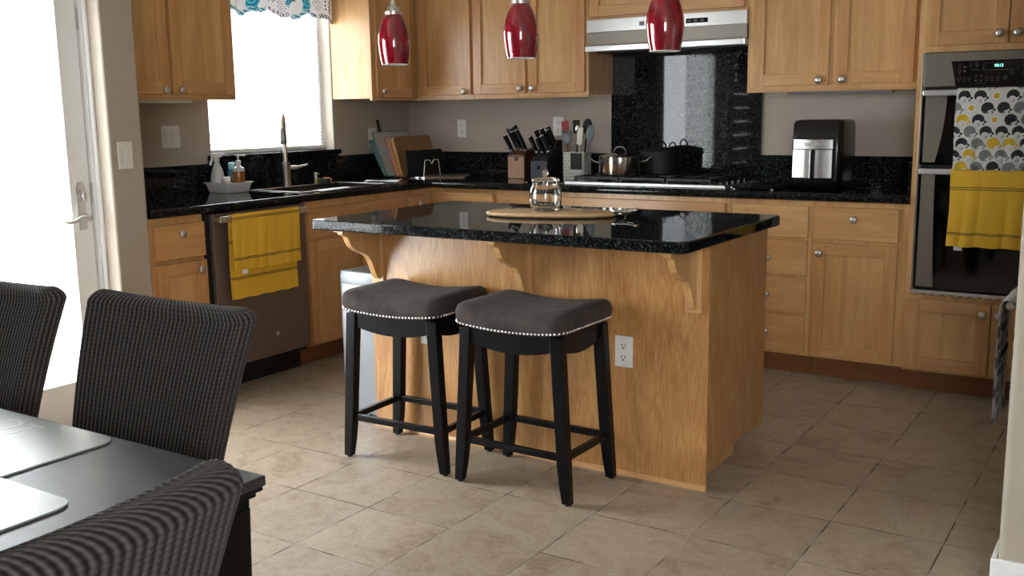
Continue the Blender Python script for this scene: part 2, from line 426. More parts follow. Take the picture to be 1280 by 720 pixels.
def shade_mat(name='white_shade_cloth', clear=.25, tr=.9):
    m = NT(name); d = m.n('ShaderNodeBsdfDiffuse'); d.inputs[0].default_value = (.85, .85, .84, 1)
    t = m.n('ShaderNodeBsdfTranslucent'); t.inputs[0].default_value = (tr, tr, tr, 1); q = m.n('ShaderNodeBsdfTransparent')
    a = m.n('ShaderNodeMixShader'); a.inputs[0].default_value = .7; b_ = m.n('ShaderNodeMixShader'); b_.inputs[0].default_value = clear
    m.l(d.outputs[0], a.inputs[1]); m.l(t.outputs[0], a.inputs[2]); m.l(a.outputs[0], b_.inputs[1]); m.l(q.outputs[0], b_.inputs[2]); m.l(b_.outputs[0], m.out.inputs[0])
    return m.m
M['shade'] = shade_mat(); M['blind'] = shade_mat('pleated_shade_cloth', .04, .5)
r = thing('door_shade', 'sheer white shade over part of the patio door glass', 'window shade', (.54, -3.90, 1.88))
Ls = (.54, -3.90, 1.88)
def pleat(y0, y1, z0, z1, x, n, amp=.003):
    g = MB(); g.grid(2, n*2, lambda u, v: (x+(amp if int(round(v*n*2)) % 2 else -amp), y0+(y1-y0)*u, z0+(z1-z0)*v)); return g
sub('shade_cloth', pleat(-4.265, -3.54, .24, 1.86, .54, 60), M['shade'], r, world=Ls)
sub('head_rail', MB().box(.532, .556, -4.27, -3.535, 1.86, 1.895), M['white'], r, world=Ls, bevel=.003)

# --- kitchen window
wr = bpy.data.objects.new('window_1', None); COL.objects.link(wr); wr.location = (-.1, -1.255, 1.1); wr['kind'] = 'structure'; Lw = (-.1, -1.255, 1.1)
f = MB()
for a, b_, c, d in ((WY0, WY0+.045, WZ0, WZ1), (WY1-.045, WY1, WZ0, WZ1), (WY0+.045, WY1-.045, WZ0, WZ0+.05), (WY0+.045, WY1-.045, WZ1-.05, WZ1)):
    f.box(-.14, -.095, a, b_, c, d)
sub('window_frame', f, M['white'], wr, world=Lw, bevel=.003)
sub('window_pane', MB().box(-.118, -.114, WY0+.04, WY1-.04, WZ0+.045, WZ1-.045), M['pane'], wr, world=Lw)
r = thing('pleated_shade', 'white pleated shade drawn down over the sink window', 'window shade', (-.06, -1.255, 2.17)); Ls = (-.06, -1.255, 2.17)
sub('shade_cloth', pleat(WY0+.006, WY1-.012, 1.150, 2.15, -.082, 50, .003), M['blind'], r, world=Ls)
sub('bottom_rail', MB().box(-.092, -.066, WY0+.006, WY1-.012, 1.128, 1.152), M['white'], r, world=Ls, bevel=.003)
sub('head_rail', MB().box(-.093, -.065, WY0+.006, WY1-.012, 2.15, 2.18), M['white'], r, world=Ls, bevel=.003)
# sill
s = MB(); s.box(-.09, .045, WY0-.03, WY1+.02, WZ0-.005, WZ0+.025)
o = s.build('window_sill', M['granite'], bevel=.004, world=(0, -1.255, 1.095)); tag(o, 'black granite sill ledge below the sink window', 'window sill')

# --- added unseen window; slat gaps give thin bright lines in the splash reflection
wr = bpy.data.objects.new('added_slat_window', None); COL.objects.link(wr); wr.location = (.5, -5.06, BZ0); wr['kind'] = 'structure'; Lw = (.5, -5.06, BZ0)
f = MB()
for a, b_, c, d in ((BY0, BY0+.05, BZ0, BZ1), (BY1-.05, BY1, BZ0, BZ1), (BY0+.05, BY1-.05, BZ0, BZ0+.05), (BY0+.05, BY1-.05, BZ1-.05, BZ1)): f.box(.46, .51, a, b_, c, d)
sub('window_frame', f, M['white'], wr, world=Lw, bevel=.003)
sub('window_pane', MB().box(.483, .487, BY0+.04, BY1-.04, BZ0+.04, BZ1-.04), M['pane'], wr, world=Lw)
f = MB()
for k in range(9): f.box(.62, .626, BY0+.01, BY1-.01, BZ0+.01+k*.14, BZ0+.1445+k*.14)
M['slat'] = plain('reflection_slat', rgb(150, 142, 130), .6)
sub('window_blind', f, M['slat'], wr, world=Lw)

wr = bpy.data.objects.new('added_fill_window', None); COL.objects.link(wr); wr.location = (5.5, RY0-.05, FZ0); wr['kind'] = 'structure'; Lw = (5.5, RY0-.05, FZ0)  # added window out of view, brightens the room from behind the camera
f = MB()
for a in ((FX0, FX0+.05, FZ0, FZ1), (FX1-.05, FX1, FZ0, FZ1), (5.48, 5.52, FZ0+.05, FZ1-.05), (FX0+.05, FX1-.05, FZ0, FZ0+.05), (FX0+.05, FX1-.05, FZ1-.05, FZ1)): f.box(a[0], a[1], RY0-.08, RY0-.03, a[2], a[3])
sub('window_frame', f, M['white'], wr, world=Lw, bevel=.003)
sub('window_pane', MB().box(FX0+.04, FX1-.04, RY0-.057, RY0-.053, FZ0+.04, FZ1-.04), M['pane'], wr, world=Lw)
# ------------------------------------------------------------------ cabinetry
def knob_mb(u, z, y=0):
    k = MB(); k.lathe([(.008, .0), (.007, -.010), (.009, -.014), (.0175, -.018), (.0195, -.023), (.016, -.029), (.007, -.032)], (u, y, z), 20, 'y'); return k
def add_knob(parent, u, z, y=-.02): sub('knob', knob_mb(u, z, y), M['nickel'], parent, smooth=True, angle=60)
def shaker(u0, u1, z0, z1, st=.058, t=.022, rail=None):
    rail = rail or st; m = MB(); m.box(u0, u0+st, -t, 0, z0, z1, 0); m.box(u1-st, u1, -t, 0, z0, z1, 0)
    m.box(u0+st, u1-st, -t, 0, z0, z0+rail, 1); m.box(u0+st, u1-st, -t, 0, z1-rail, z1, 1)
    m.box(u0+st-.002, u1-st+.002, -t+.013, -.001, z0+rail-.002, z1-rail+.002, 2); return m
def door(parent, u0, u1, z0, z1, knob=None):
    o = sub('door', shaker(u0, u1, z0, z1), [M['woodf'], M['woodh'], M['wood']], parent, bevel=.0018)
    if knob: add_knob(o, knob[0], knob[1])
    return o
def drawer(parent, u0, u1, z0, z1, knob=None, name='drawer'):
    o = sub(name, MB().box(u0, u1, -.02, 0, z0, z1), M['woodh'], parent, bevel=.003)
    if knob: add_knob(o, knob[0], knob[1])
    return o
def base_cab(label, loc, rotz, w, fronts, d=.58, toe=True, name='base_cabinet', top=H-T-.001, group=None):
    r = thing(name, label, 'cabinet', loc, rotz, group)
    sub('body', MB().box(0, w, 0, d, .105, top), M['wood'], r)
    if toe: sub('toe_kick', MB().box(0, w, .065, .08, 0, .105), M['wood_dark'], r)
    for f in fronts:
        k = f[0]
        (door if k == 'door' else drawer)(r, *f[1:6]) if k != 'panel' else drawer(r, *f[1:5], None, 'false_front')
    return r
YF = -.59      # face of back-run frames
XF = .618      # face of left-run frames
def B(x): return x
# back run (facing the room), from the corner to the oven tower
base_cab('wooden corner base cabinet under the counter below the knife blocks', (XF+.002, YF, 0), 0, 1.115-XF-.002,
         [('drawer', .045, .475, .705, .862, (.26, .80)), ('door', .045, .475, .12, .69, (.43, .64))])
base_cab('narrow wooden base cabinet between the corner cabinet and the cooktop cabinet', (1.117, YF, 0), 0, .39,
         [('drawer', .012, .372, .705, .862, (.19, .80)), ('door', .012, .372, .12, .69, (.33, .64))])
base_cab('wide wooden base cabinet under the gas cooktop', (1.509, YF, 0), 0, 1.045,
         [('panel', .012, 1.02, .705, .862), ('door', .012, .51, .12, .69, (.47, .64)), ('door', .525, 1.02, .12, .69, (.57, .64))])
base_cab('wooden four-drawer base cabinet beside the island end', (2.556, YF, 0), 0, .422,
         [('drawer', .015, .405, .703, .862, (.21, .80)), ('drawer', .015, .405, .513, .690, (.21, .60)),
          ('drawer', .015, .405, .321, .500, (.21, .41)), ('drawer', .015, .405, .125, .308, (.21, .22))])
base_cab('wooden base cabinet below the air fryer, next to the oven tower', (2.980, YF, 0), 0, XR-2.981,
         [('drawer', .012, .408, .703, .862, (.205, .807)), ('door', .012, .408, .12, .686, (.045, .635))])
# left run, facing +x: local u -> +y
R90 = PI/2
base_cab('narrow wooden drawer cabinet between the wall end and the dishwasher', (XF, -2.672, 0), R90, .31,
         [('drawer', .025, .308, .692, .852, (.165, .81)), ('door', .025, .308, .12, .674, (.262, .632))])
base_cab('wide wooden sink base cabinet right of the dishwasher', (XF, -1.705, 0), R90, .87,
         [('panel', .03, .845, .692, .852), ('door', .025, .43, .12, .676, (.39, .63)), ('door', .445, .85, .12, .676, (.485, .63))])
base_cab('slim wooden corner drawer cabinet between sink base and back counter run', (XF, -.833, 0), R90, .24,
         [('drawer', .02, .185, .705, .852, (.095, .80)), ('door', .02, .185, .12, .69, (.16, .63))], d=.2)

def upper(label, loc, rotz, w, fronts, z0=ZU, z1=ZT, d=.318, end=None, group=None):
    r = thing('upper_cabinet', label, 'cabinet', loc, rotz, group)
    m = MB(); m.box(0, w, 0, d, z0+.012, z1)
    sub('body', m, M['wood'], r); sub('bottom_rail', MB().box(0, w, 0, .018, z0, z0+.013), M['woodh'], r)
    for f in fronts: door(r, *f)
    if end == 'L': sub('end_panel', MB().box(-.003, .0, .012, d-.004, z0+.004, z1-.01), M['wood'], r)
    return r
YU = -.322; Z0D = ZU+.028
upper('wooden wall cabinet left of the sink window', (.322, -2.672, 0), R90, .832, [(.03, .407, Z0D, 2.14, (.37, 1.465)), (.427, .815, Z0D, 2.14, (.462, 1.465))])
upper('wooden corner wall cabinet right of the sink window', (.322, -.758, 0), R90, .434, [(.03, .415, Z0D-.01, 2.14, (.075, 1.475))])
upper('single-door wooden wall cabinet above the corner cutting boards', (.324, YU, 0), 0, .452, [(.045, .44, Z0D, 2.14, (.398, 1.468))])
upper('double-door wooden wall cabinet left of the range hood', (.778, YU, 0), 0, .802, [(.008, .385, Z0D, 2.14, (.352, 1.476)), (.407, .785, Z0D, 2.14, (.44, 1.476))])
upper('short wooden cabinet directly above the range hood', (1.583, YU, 0), 0, .944, [(.015, .463, 1.862, 2.14, None), (.477, .925, 1.862, 2.14, None)], z0=1.848)
upper('double-door wooden wall cabinet above the air fryer', (2.529, YU, 0), 0, .905, [(.035, .428, Z0D+.004, 2.14, (.385, 1.476)), (.462, .835, Z0D+.004, 2.14, (.50, 1.476))])

# --- oven tower
r = thing('oven_cabinet', 'tall wooden cabinet holding the double oven', 'cabinet', (XR+.002, -.62, 0)); W = XT-XR-.002
m = MB(); m.box(0, .02, 0, .61, .105, ZT); m.box(W-.02, W, 0, .61, .105, ZT); m.box(.02, W-.02, 0, .61, .105, .475); m.box(.02, W-.02, 0, .61, 1.575, ZT)
m.box(.02, W-.02, .59, .61, .475, 1.575); m.box(.02, .035, 0, .02, .475, 1.575); m.box(W-.035, W-.02, 0, .02, .475, 1.575)
sub('body', m, M['wood'], r); sub('toe_kick', MB().box(0, W, .07, .085, 0, .105), M['wood_dark'], r)
door(r, .01, .372, .12, .452, (.342, .405)); door(r, .378, W-.012, .12, .452, (.408, .405))
door(r, .03, .368, 1.603, 2.14, (.335, 1.645)); door(r, .374, W-.02, 1.603, 2.14, (.408, 1.645))

# --- double wall oven
OX0, OX1 = XR+.037, XT-.037; OY = -.622; OC = (OX0+OX1)/2
r = thing('double_oven', 'black and stainless double wall oven in the tall cabinet', 'oven', (OC, OY, .48)); Lo = (OC, OY, .48)
sub('case', MB().box(OX0+.004, OX1-.004, OY+.004, -.05, .48, 1.57), M['blackmat'], r, world=Lo)
for a in (OX0-.012, OX1-.004): sub('side_trim', MB().box(a, a+.016, OY-.012, OY+.001, .478, 1.572), M['steelz'], r, world=Lo, bevel=.002)
cp = MB(); cp.box(OX0, OX1, OY-.022, OY, 1.422, 1.572); o = sub('control_panel', cp, M['ovsteel'], r, world=Lo, bevel=.003)
def lp(mb, name, mat, par, **k): return sub(name, mb, mat, par, world=Lo, **k)
y = OY-.0225
gp = MB(); gp.prism([(OX0+.135, 1.422), (OX1-.135, 1.422), (OX1-.112, 1.532), (OX0+.112, 1.532)], y-.002, y, 'y'); lp(gp, 'glass_panel', M['blackgloss'], o)
M['icon'] = plain('grey_icon_ink', rgb(92, 92, 92), .5); M['led'] = emis('green_clock_digits', (.25, 1, .75, 1), 1.1)
ic = MB(); yy = y-.0025
def ring(x, z, rr, t=.0011, n=14):
    ic.tube([(x+rr*math.cos(2*PI*k/n), yy, z+rr*math.sin(2*PI*k/n)) for k in range(n)], t*.5, 4, closed=True)
gx = OX0+.118
for x, z in ((.03, 1.516), (.03, 1.488), (.075, 1.518), (.098, 1.518), (.03, 1.456), (.05, 1.456), (.07, 1.456), (.142, 1.456), (.162, 1.456), (.186, 1.456)):
    ring(gx+x, z, .0062)
    ic.box(gx+x-.004, gx+x+.004, yy-.0003, yy+.0003, z-.0125, z-.0105)
for x, z, d in ((.05, 1.503, 1), (.05, 1.49, -1), (.098, 1.462, 1), (.118, 1.462, 1), (.098, 1.448, -1), (.118, 1.448, -1)):
    ic.prism([(gx+x-.006, z), (gx+x+.006, z), (gx+x, z+d*.008)], yy-.0003, yy+.0003, 'y')
ring(gx+.214, 1.456, .0085); ring(gx+.238, 1.476, .0062); ring(gx+.214, 1.456, .0045)
for a, b_, c, d in ((.126, .264, 1.520, 1.5212), (.126, .264, 1.489, 1.4902), (.126, .1272, 1.489, 1.521), (.2628, .264, 1.489, 1.521), (.08, .108, 1.492, 1.4935), (.09, .14, 1.433, 1.4342)):
    ic.box(gx+a, gx+b_, yy-.0003, yy+.0003, c, d)
for k in range(4): ring(gx+.285, 1.523-k*.018, .0055)
for k in range(3): ring(gx+.36+k*.02, 1.456, .006)
lp(ic, 'button_marks', M['icon'], o)
tm = text_mesh('10:12', .017); tm.xf(Matrix.Translation((gx+.186, y-.003, 1.508)) @ Matrix.Rotation(PI/2, 4, 'X')); lp(tm, 'clock_digits', M['led'], o)
def oven_door(z0, z1, il0, il1):
    d = MB(); d.box(OX0, OX1, OY-.034, OY-.002, z0, z1); o = lp(d, 'oven_door', M['blackgloss'], r, bevel=.004)
    for sgn, xe in ((1, OX0+.014), (-1, OX1-.014)):
        p = []
        N = 8
        for k in range(N+1):
            t = k/N; p.append((xe+sgn*(il1+(il0-il1)*(1-(1-t)**2)), z0+.012+(z1-z0-.028)*t))
        pts = [(xe, z0+.012)]+p+[(xe, z1-.016)]
        st = MB(); st.prism(pts, OY-.0365, OY-.0345, 'y'); lp(st, 'steel_strip', M['ovsteel'], o)
    hz = z1-.008
    h = MB(); h.box(OX0+.01, OX1-.01, OY-.098, OY-.078, hz-.018, hz+.008)
    h.box(OX0+.012, OX0+.045, OY-.085, OY-.034, hz-.016, hz+.006); h.box(OX1-.045, OX1-.012, OY-.085, OY-.034, hz-.016, hz+.006)
    lp(h, 'handle', M['handle'], o, bevel=.006, segs=3)
    return hz
hz1 = oven_door(1.075, 1.408, .09, .052)
hz2 = oven_door(.505, 1.062, .058, .074)
vs = MB(); vs.box(OX0-.010, OX1+.010, OY-.03, OY, .478, .498)
o = lp(vs, 'vent_strip', M['steel'], r, bevel=.002)
sl = MB()
for k in range(16): sl.box(OX0+.04+k*.04, OX0+.058+k*.04, OY-.0305, OY-.03, .480, .483)
lp(sl, 'vent_slots', M['slot'], o)

# ------------------------------------------------------------------ cloth things
def hens(u, v, yellow=True, seed=0):
    u /= 1.36; v /= 1.36
    bg = (.78, .77, .74, 1)
    px, pz = .047, .0375
    best = bg
    row = math.floor(v/pz)
    for rr in (row, row+1):
        for cc in (-1, 0, 1):
            off = (rr % 2)*.5*px
            col = math.floor((u-off)/px)+cc
            cx = (col+.5)*px+off; cz = (rr+.25)*pz
            h = random.Random((rr*131+col*17+seed)*7919).random(); h2 = random.Random((rr*37+col*911+seed)*104729).random()
            dx, dz = u-cx, v-cz; d = math.hypot(dx, dz)
            if not yellow and h < .45: continue
            if h < .14:
                if yellow:
                    if d < .0085: return rgb(226, 190, 62)
                    if d < .0165: return (.86, .85, .82, 1) if d < .0155 else rgb(176, 174, 168)
                continue
            base = rgb(54, 58, 60) if h < .52 else (rgb(134, 138, 140) if h < .84 or not yellow else rgb(222, 188, 56))
            R = .0185
            if d < R and dz > -.010+.4*max(0, dx) - (.006 if dx < 0 else 0):
                ic_ = math.hypot(dx+.002, dz+.012)
                if h2 < .55 and ic_ < .0115: continue
                if .55 <= h2 < .75 and math.hypot(dx, dz+.004) < .010:
                    return tuple(x*.55 for x in base[:3])+(1,)
                return base
            if math.hypot(dx-.021, dz+.006) < .0042 or math.hypot(dx-.016, (dz+.013)) < .003: return base
            if abs(dx+.004) < .0012 and -.019 < dz < -.008: return base
            if abs(dx-.002) < .0012 and -.019 < dz < -.010: return base
    return best

def drape(width, front, back, rad, colf, name, mats, parent=None, res=.003, wav=.004, seed=1, taper=0):
    """cloth hung over a bar running along local x at z=0; front hangs on -y side"""
    L = front+back+PI*rad; nu = int(width/res); nv = int(L/res); rnd = random.Random(seed)
    ph = [rnd.uniform(0, 6.28) for _ in range(6)]; m = MB(); m.col = []
    def fn(u, v):
        s = v*L; x = (u-.5)*width
        if s < front: z = -(front-s); y0 = -rad; k = (front-s)/front
        elif s < front+PI*rad: a = (s-front)/rad; z = rad*math.sin(a); y0 = -rad*math.cos(a); k = 0
        else: z = -(s-front-PI*rad); y0 = rad; k = 0.0
        kk = k if s < front else (min(1, -z/max(back, 1e-3)) if z < 0 else 0)
        wv = wav*(.25+kk)*(math.sin(x*38+ph[0])+.6*math.sin(x*71+ph[1]+kk*2))
        sg = -1 if s < front+PI*rad*.5 else .25
        xo = x*(1-taper*kk)+.002*math.sin(kk*6+ph[2])
        z2 = z-(.0018*math.sin(x*60+ph[3])*kk)
        m.col.append(colf(x+width/2, s)); return (xo, y0+sg*abs(wv)*(1 if s < front+PI*rad else 1), z2)
    m.grid(nu, nv, fn); return m
M['hencloth'] = attr_mat('hen_print_cotton', trans=.12); M['plaincloth'] = attr_mat('striped_cotton', trans=.05)
def mustard_col(stripes, edge, W=.3):
    def f(x, s):
        for q in stripes:
            if abs(s-q) < .0016 or abs(s-q-.0075) < .0016: return rgb(40, 36, 44)
        n = .5+.5*math.sin(x*900)*math.sin(s*900)
        e = .94 if (s < .004 or x < .003 or x > W-.003) else 1
        c = rgb(236, 188, 62); return (c[0]*e*(.93+.09*n), c[1]*e*(.93+.09*n), c[2]*(.9+.2*n), 1)
    return f
yb = OY-.088
r = thing('hen_tea_towel', 'white tea towel with grey and yellow hen print on upper oven handle', 'towel', (3.775, yb, hz1-.005)); 
m = drape(.297, .336, .12, .018, lambda x, s: hens(x, s), 'cloth', None, res=.0016, wav=.0035, seed=3)
sub('cloth', m, M['hencloth'], r, smooth=True, solid=.0012)
r = thing('mustard_towel', 'mustard yellow striped towel hanging on the lower oven handle', 'towel', (3.772, yb, hz2-.005), 0, None)
m = drape(.297, .33, .33, .018, mustard_col([.055, .255], .3), 'cloth', None, res=.0032, wav=.004, seed=5, taper=-.02)
sub('cloth', m, M['plaincloth'], r, smooth=True, solid=.0025)
sub('care_tag', MB().box(-.125, -.090, .012, .0135, -.352, -.325), M['white'], r)

# ------------------------------------------------------------------ worktops and splashbacks
r = thing('granite_worktop', 'black speckled granite worktop running along both kitchen walls', 'worktop', (.32, -.3, H-T)); Lw = (.32, -.3, H-T)
SX0, SX1, SY0, SY1 = .17, .55, -1.63, -.93
m = MB(); z0, z1 = H-T, H
m.box(.001, .65, -2.672, SY0, z0, z1); m.box(.001, SX0, SY0, SY1, z0, z1); m.box(SX1, .65, SY0, SY1, z0, z1); m.box(.001, .65, SY1, -.622, z0, z1); m.box(.001, XR, -.622, -.001, z0, z1)
sub('slab', m, M['granite'], r, world=Lw)
m = MB(); m.tube([(.648, -2.672, H-T/2), (.648, -.622, H-T/2)], T/2, 16); m.tube([(.648, -.620, H-T/2), (XR, -.620, H-T/2)], T/2, 16)
sub('bullnose_edge', m, M['granite'], r, world=Lw, smooth=True)
zs = 1.082
for a in ((.001, .02, -2.672, WY0-.032, H, zs), (.001, .022, WY0-.031, WY1+.021, H, WZ0-.006), (.001, .02, WY1+.022, -.001, H, zs),
          (.021, 1.571, -.02, -.001, H, zs), (2.506, XR, -.02, -.001, H, zs), (XR-.02, XR, -.60, -.021, H, zs)):
    sub('backsplash', MB().box(*a), M['granite'], r, world=Lw, bevel=.002)
o = MB().box(1.572, 2.505, -.022, -.001, H+.001, 1.70).build('splash_panel', M['granite'], bevel=.002, world=(2.03, -.011, H)); tag(o, 'tall polished black granite panel behind the cooktop', 'splashback')

# --- sink
r = thing('kitchen_sink', 'dark sink with thin steel rim set into the counter under the window', 'sink', (.36, -1.28, H)); Lk = (.36, -1.28, H)
m = MB(); t = .003; m.box(SX0, SX1, SY0, SY1, .73, .733); m.box(SX0, SX0+t, SY0, SY1, .733, H); m.box(SX1-t, SX1, SY0, SY1, .733, H)
m.box(SX0, SX1, SY0, SY0+t, .733, H); m.box(SX0, SX1, SY1-t, SY1, .733, H); m.box(SX0, SX1, -1.29, -1.28, .733, H-.03)
sub('basin', m, plain('dark_sink_composite', rgb(30, 31, 33), .3), r, world=Lk, bevel=.001)
m = MB()
for a in ((SX0-.006, SX0+.004, SY0-.006, SY1+.006), (SX1-.004, SX1+.008, SY0-.006, SY1+.006), (SX0+.004, SX1-.004, SY0-.006, SY0+.004), (SX0+.004, SX1-.004, SY1-.004, SY1+.006)): m.box(*a, H, H+.004)
sub('rim', m, M['steel'], r, world=Lk, bevel=.0015)
m = MB(); m.lathe([(.04, 0), (.042, .003), (.03, .004)], (.36, -1.46, .733), 20); m.lathe([(.04, 0), (.042, .003), (.03, .004)], (.36, -1.10, .733), 20); sub('drain', m, M['nickel'], r, world=Lk)
# faucet
FX, FY = .085, -1.275; dx, dy = .66, -.75
r = thing('faucet', 'tall brushed steel pull-down faucet behind the sink', 'faucet', (FX, FY, H)); 
m = MB(); m.lathe([(.031, 0), (.031, .006), (.0275, .012), (.0275, .135), (.024, .14)], (0, 0, 0), 24); sub('body', m, M['steelz'], r, smooth=True)
pts = [(0, 0, .135), (0, 0, .335)]+[(dx*.045*(1-math.cos(a)), dy*.045*(1-math.cos(a)), .335+.075*math.sin(a)) for a in [PI*k/12 for k in range(1, 13)]]
m = MB(); m.tube(pts, .013, 14); sub('spout', m, M['nickel'], r, smooth=True)
hx, hy = dx*.09, dy*.09
m = MB(); m.lathe([(.014, .335), (.0195, .325), (.0205, .255), (.018, .245), (.015, .243)], (hx, hy, 0), 18); sub('spray_head', m, M['steelz'], r, smooth=True)
m = MB(); m.tube([(0.015, .015, .105), (.05, .04, .105)], .014, 12); m.tube([(.045, .04, .105), (.07, .075, .115), (.085, .095, .122)], [.010, .008, .006], 10); sub('lever', m, M['steelz'], r, smooth=True)
# soap pump, sponge
r = thing('soap_pump', 'short steel soap pump by the sink', 'soap dispenser', (.10, -1.045, H))
sub('base', MB().lathe([(.014, 0), (.014, .012), (.010, .016), (.010, .045)], seg=16), M['nickel'], r, smooth=True)
sub('pump_head', MB().lathe([(.012, .045), (.013, .062), (.010, .066)], seg=16).tube([(0, 0, .058), (.035, -.01, .058)], .005, 8), M['nickel'], r, smooth=True)
M['spongeg'] = plain('dark_green_scourer', rgb(36, 52, 44), .9, bump=(300, .6, .002)); M['spongey'] = plain('yellow_sponge', rgb(190, 178, 92), .9, bump=(200, .6, .002))
r = thing('dish_sponge', 'dark green scouring sponge with yellow edge near the faucet', 'sponge', (.15, -1.06, H), .4)
sub('scourer', MB().box(-.01, .055, -.03, .03, 0, .032), M['spongeg'], r, bevel=.006); sub('foam', MB().box(-.025, -.0105, -.03, .03, 0, .032), M['spongey'], r, bevel=.005)
M['orange'] = plain('orange_sponge_foam', rgb(214, 138, 80), .85, bump=(200, .5, .002))
o = MB().sphere((0, 0, .012), .04, sc=(1, .8, .42)).build('oval_sponge', M['orange'], smooth=True, world=None); o.location = (.10, -.955, H+.003); tag(o, 'small oval orange sponge lying on the counter by the sink', 'sponge')
# thin white sheets
M['paper'] = plain('white_paper', rgb(226, 228, 230), .6)
def sheet(name, label, cx, cy, w, d, rot, z, wav=.004, cat='paper'):
    m = MB(); m.grid(14, 10, lambda u, v: ((u-.5)*w, (v-.5)*d, .002+wav*(.5+.5*math.sin(u*5+v*3)))); o = m.build(name, M['paper'], smooth=True, solid=.001)
    o.location = (cx, cy, z); o.rotation_euler = (0, 0, rot); tag(o, label, cat); return o
sheet('white_sheet', 'thin wavy white sheet on the counter edge before the sink', .60, -1.42, .07, .30, .05, H+.004)  # narrow white sheet, slightly wavy, along the sink front
sheet('folded_paper', 'white folded paper on the counter between sink and cutting boards', .42, -.80, .20, .16, .5, H+.002, .008)
o = MB().tube([(.34, -.86, H+.018), (.50, -.74, H+.016)], .004, 8).build('black_pen', M['blackplastic'], smooth=True); tag(o, 'thin black pen lying across the folded white paper', 'pen')

# tray with bottles
TX, TY = .145, -1.765
r = thing('soap_tray', 'white plastic tray holding soap bottles beside the sink', 'tray', (TX, TY, H))
def rr_ring(w, d, z, rad=.015, n=5):
    p = []
    for cx, cy, a0 in ((w/2-rad, d/2-rad, 0), (-w/2+rad, d/2-rad, 90), (-w/2+rad, -d/2+rad, 180), (w/2-rad, -d/2+rad, 270)):
        for k in range(n+1):
            a = math.radians(a0+90*k/n); p.append((cx+rad*math.cos(a), cy+rad*math.sin(a), z))
    return p
def loft(rings, cap0=True, cap1=True, mi=None, m=None):
    m = m or MB(); n = len(rings[0]); v = [p for r_ in rings for p in r_]; f = []
    for i in range(len(rings)-1):
        for k in range(n): k2 = (k+1) % n; f.append((i*n+k, i*n+k2, (i+1)*n+k2, (i+1)*n+k))
    if cap0: f.append(tuple(range(n))[::-1])
    if cap1: f.append(tuple((len(rings)-1)*n+k for k in range(n)))
    return m.add(v, f, mi)
m = loft([rr_ring(.155, .145, .001), rr_ring(.16, .15, .003), rr_ring(.185, .175, .050), rr_ring(.200, .19, .052), rr_ring(.200, .19, .056), rr_ring(.182, .172, .056), rr_ring(.155, .145, .010)])
sub('bowl', m, M['plastic'], r, smooth=True, angle=50)
# spray bottle
M['clearplastic'] = plain('milky_plastic', rgb(206, 208, 206), .3); M['amber'] = plain('amber_soap', rgb(176, 108, 44), .12); M['amber'].node_tree.nodes['Principled BSDF'].inputs['Transmission Weight'].default_value = .3
zt = H+.012
r = thing('spray_bottle', 'white trigger spray bottle standing in the white tray', 'bottle', (TX-.045, TY-.035, zt))
sub('bottle', MB().lathe([(.034, 0), (.036, .01), (.036, .075), (.028, .11), (.014, .145), (.013, .16)], seg=24), M['clearplastic'], r, smooth=True)
m = MB(); m.lathe([(.016, .155), (.016, .178)], seg=16); m.box(-.028, .03, -.011, .011, .178, .20); m.bar((.02, 0, .182), (.035, 0, .135), .014, .008); m.box(-.045, -.028, -.006, .006, .185, .197)
mm = Matrix.Rotation(-2.2, 4, 'Z'); m.xf(mm); sub('trigger_head', m, M['plastic'], r, bevel=.003)
r = thing('soap_bottle', 'clear pump bottle of amber hand soap in the white tray', 'bottle', (TX+.045, TY+.035, zt))
sub('bottle', MB().lathe([(.030, 0), (.033, .008), (.033, .088), (.031, .1)], seg=24), M['amber'], r, smooth=True)
sub('shoulder', MB().lathe([(.0312, .1), (.028, .118), (.013, .13), (.012, .14)], seg=24), M['clearplastic'], r, smooth=True)
m = MB(); m.lathe([(.014, .138), (.014, .158), (.005, .16), (.005, .182)], seg=14); m.box(-.014, .014, -.008, .008, .182, .190); m.tube([(0, 0, .187), (.035, .02, .185)], .005, 8); sub('pump', m, M['plastic'], r, smooth=True)
r = thing('small_jar', 'small whitish jar between the spray and soap bottles', 'jar', (TX+.035, TY-.045, zt))
sub('jar', MB().lathe([(.024, 0), (.027, .008), (.027, .04), (.02, .052)], seg=20), plain('frosted_jar', rgb(198, 186, 178), .4, var=.15), r, smooth=True)
sub('lid', MB().lathe([(.021, .052), (.021, .072), (.017, .075)], seg=20), M['plastic'], r, smooth=True)
r = thing('blue_bottle', 'pale blue bottle behind the amber soap bottle', 'bottle', (TX-.03, TY+.055, zt))
sub('bottle', MB().lathe([(.022, 0), (.024, .01), (.024, .095), (.014, .11)], seg=20), plain('teal_plastic', rgb(58, 108, 124), .3), r, smooth=True)
sub('cap', MB().lathe([(.019, .11), (.019, .142), (.014, .146)], seg=20), plain('pale_blue_cap', rgb(150, 196, 206), .4), r, smooth=True)

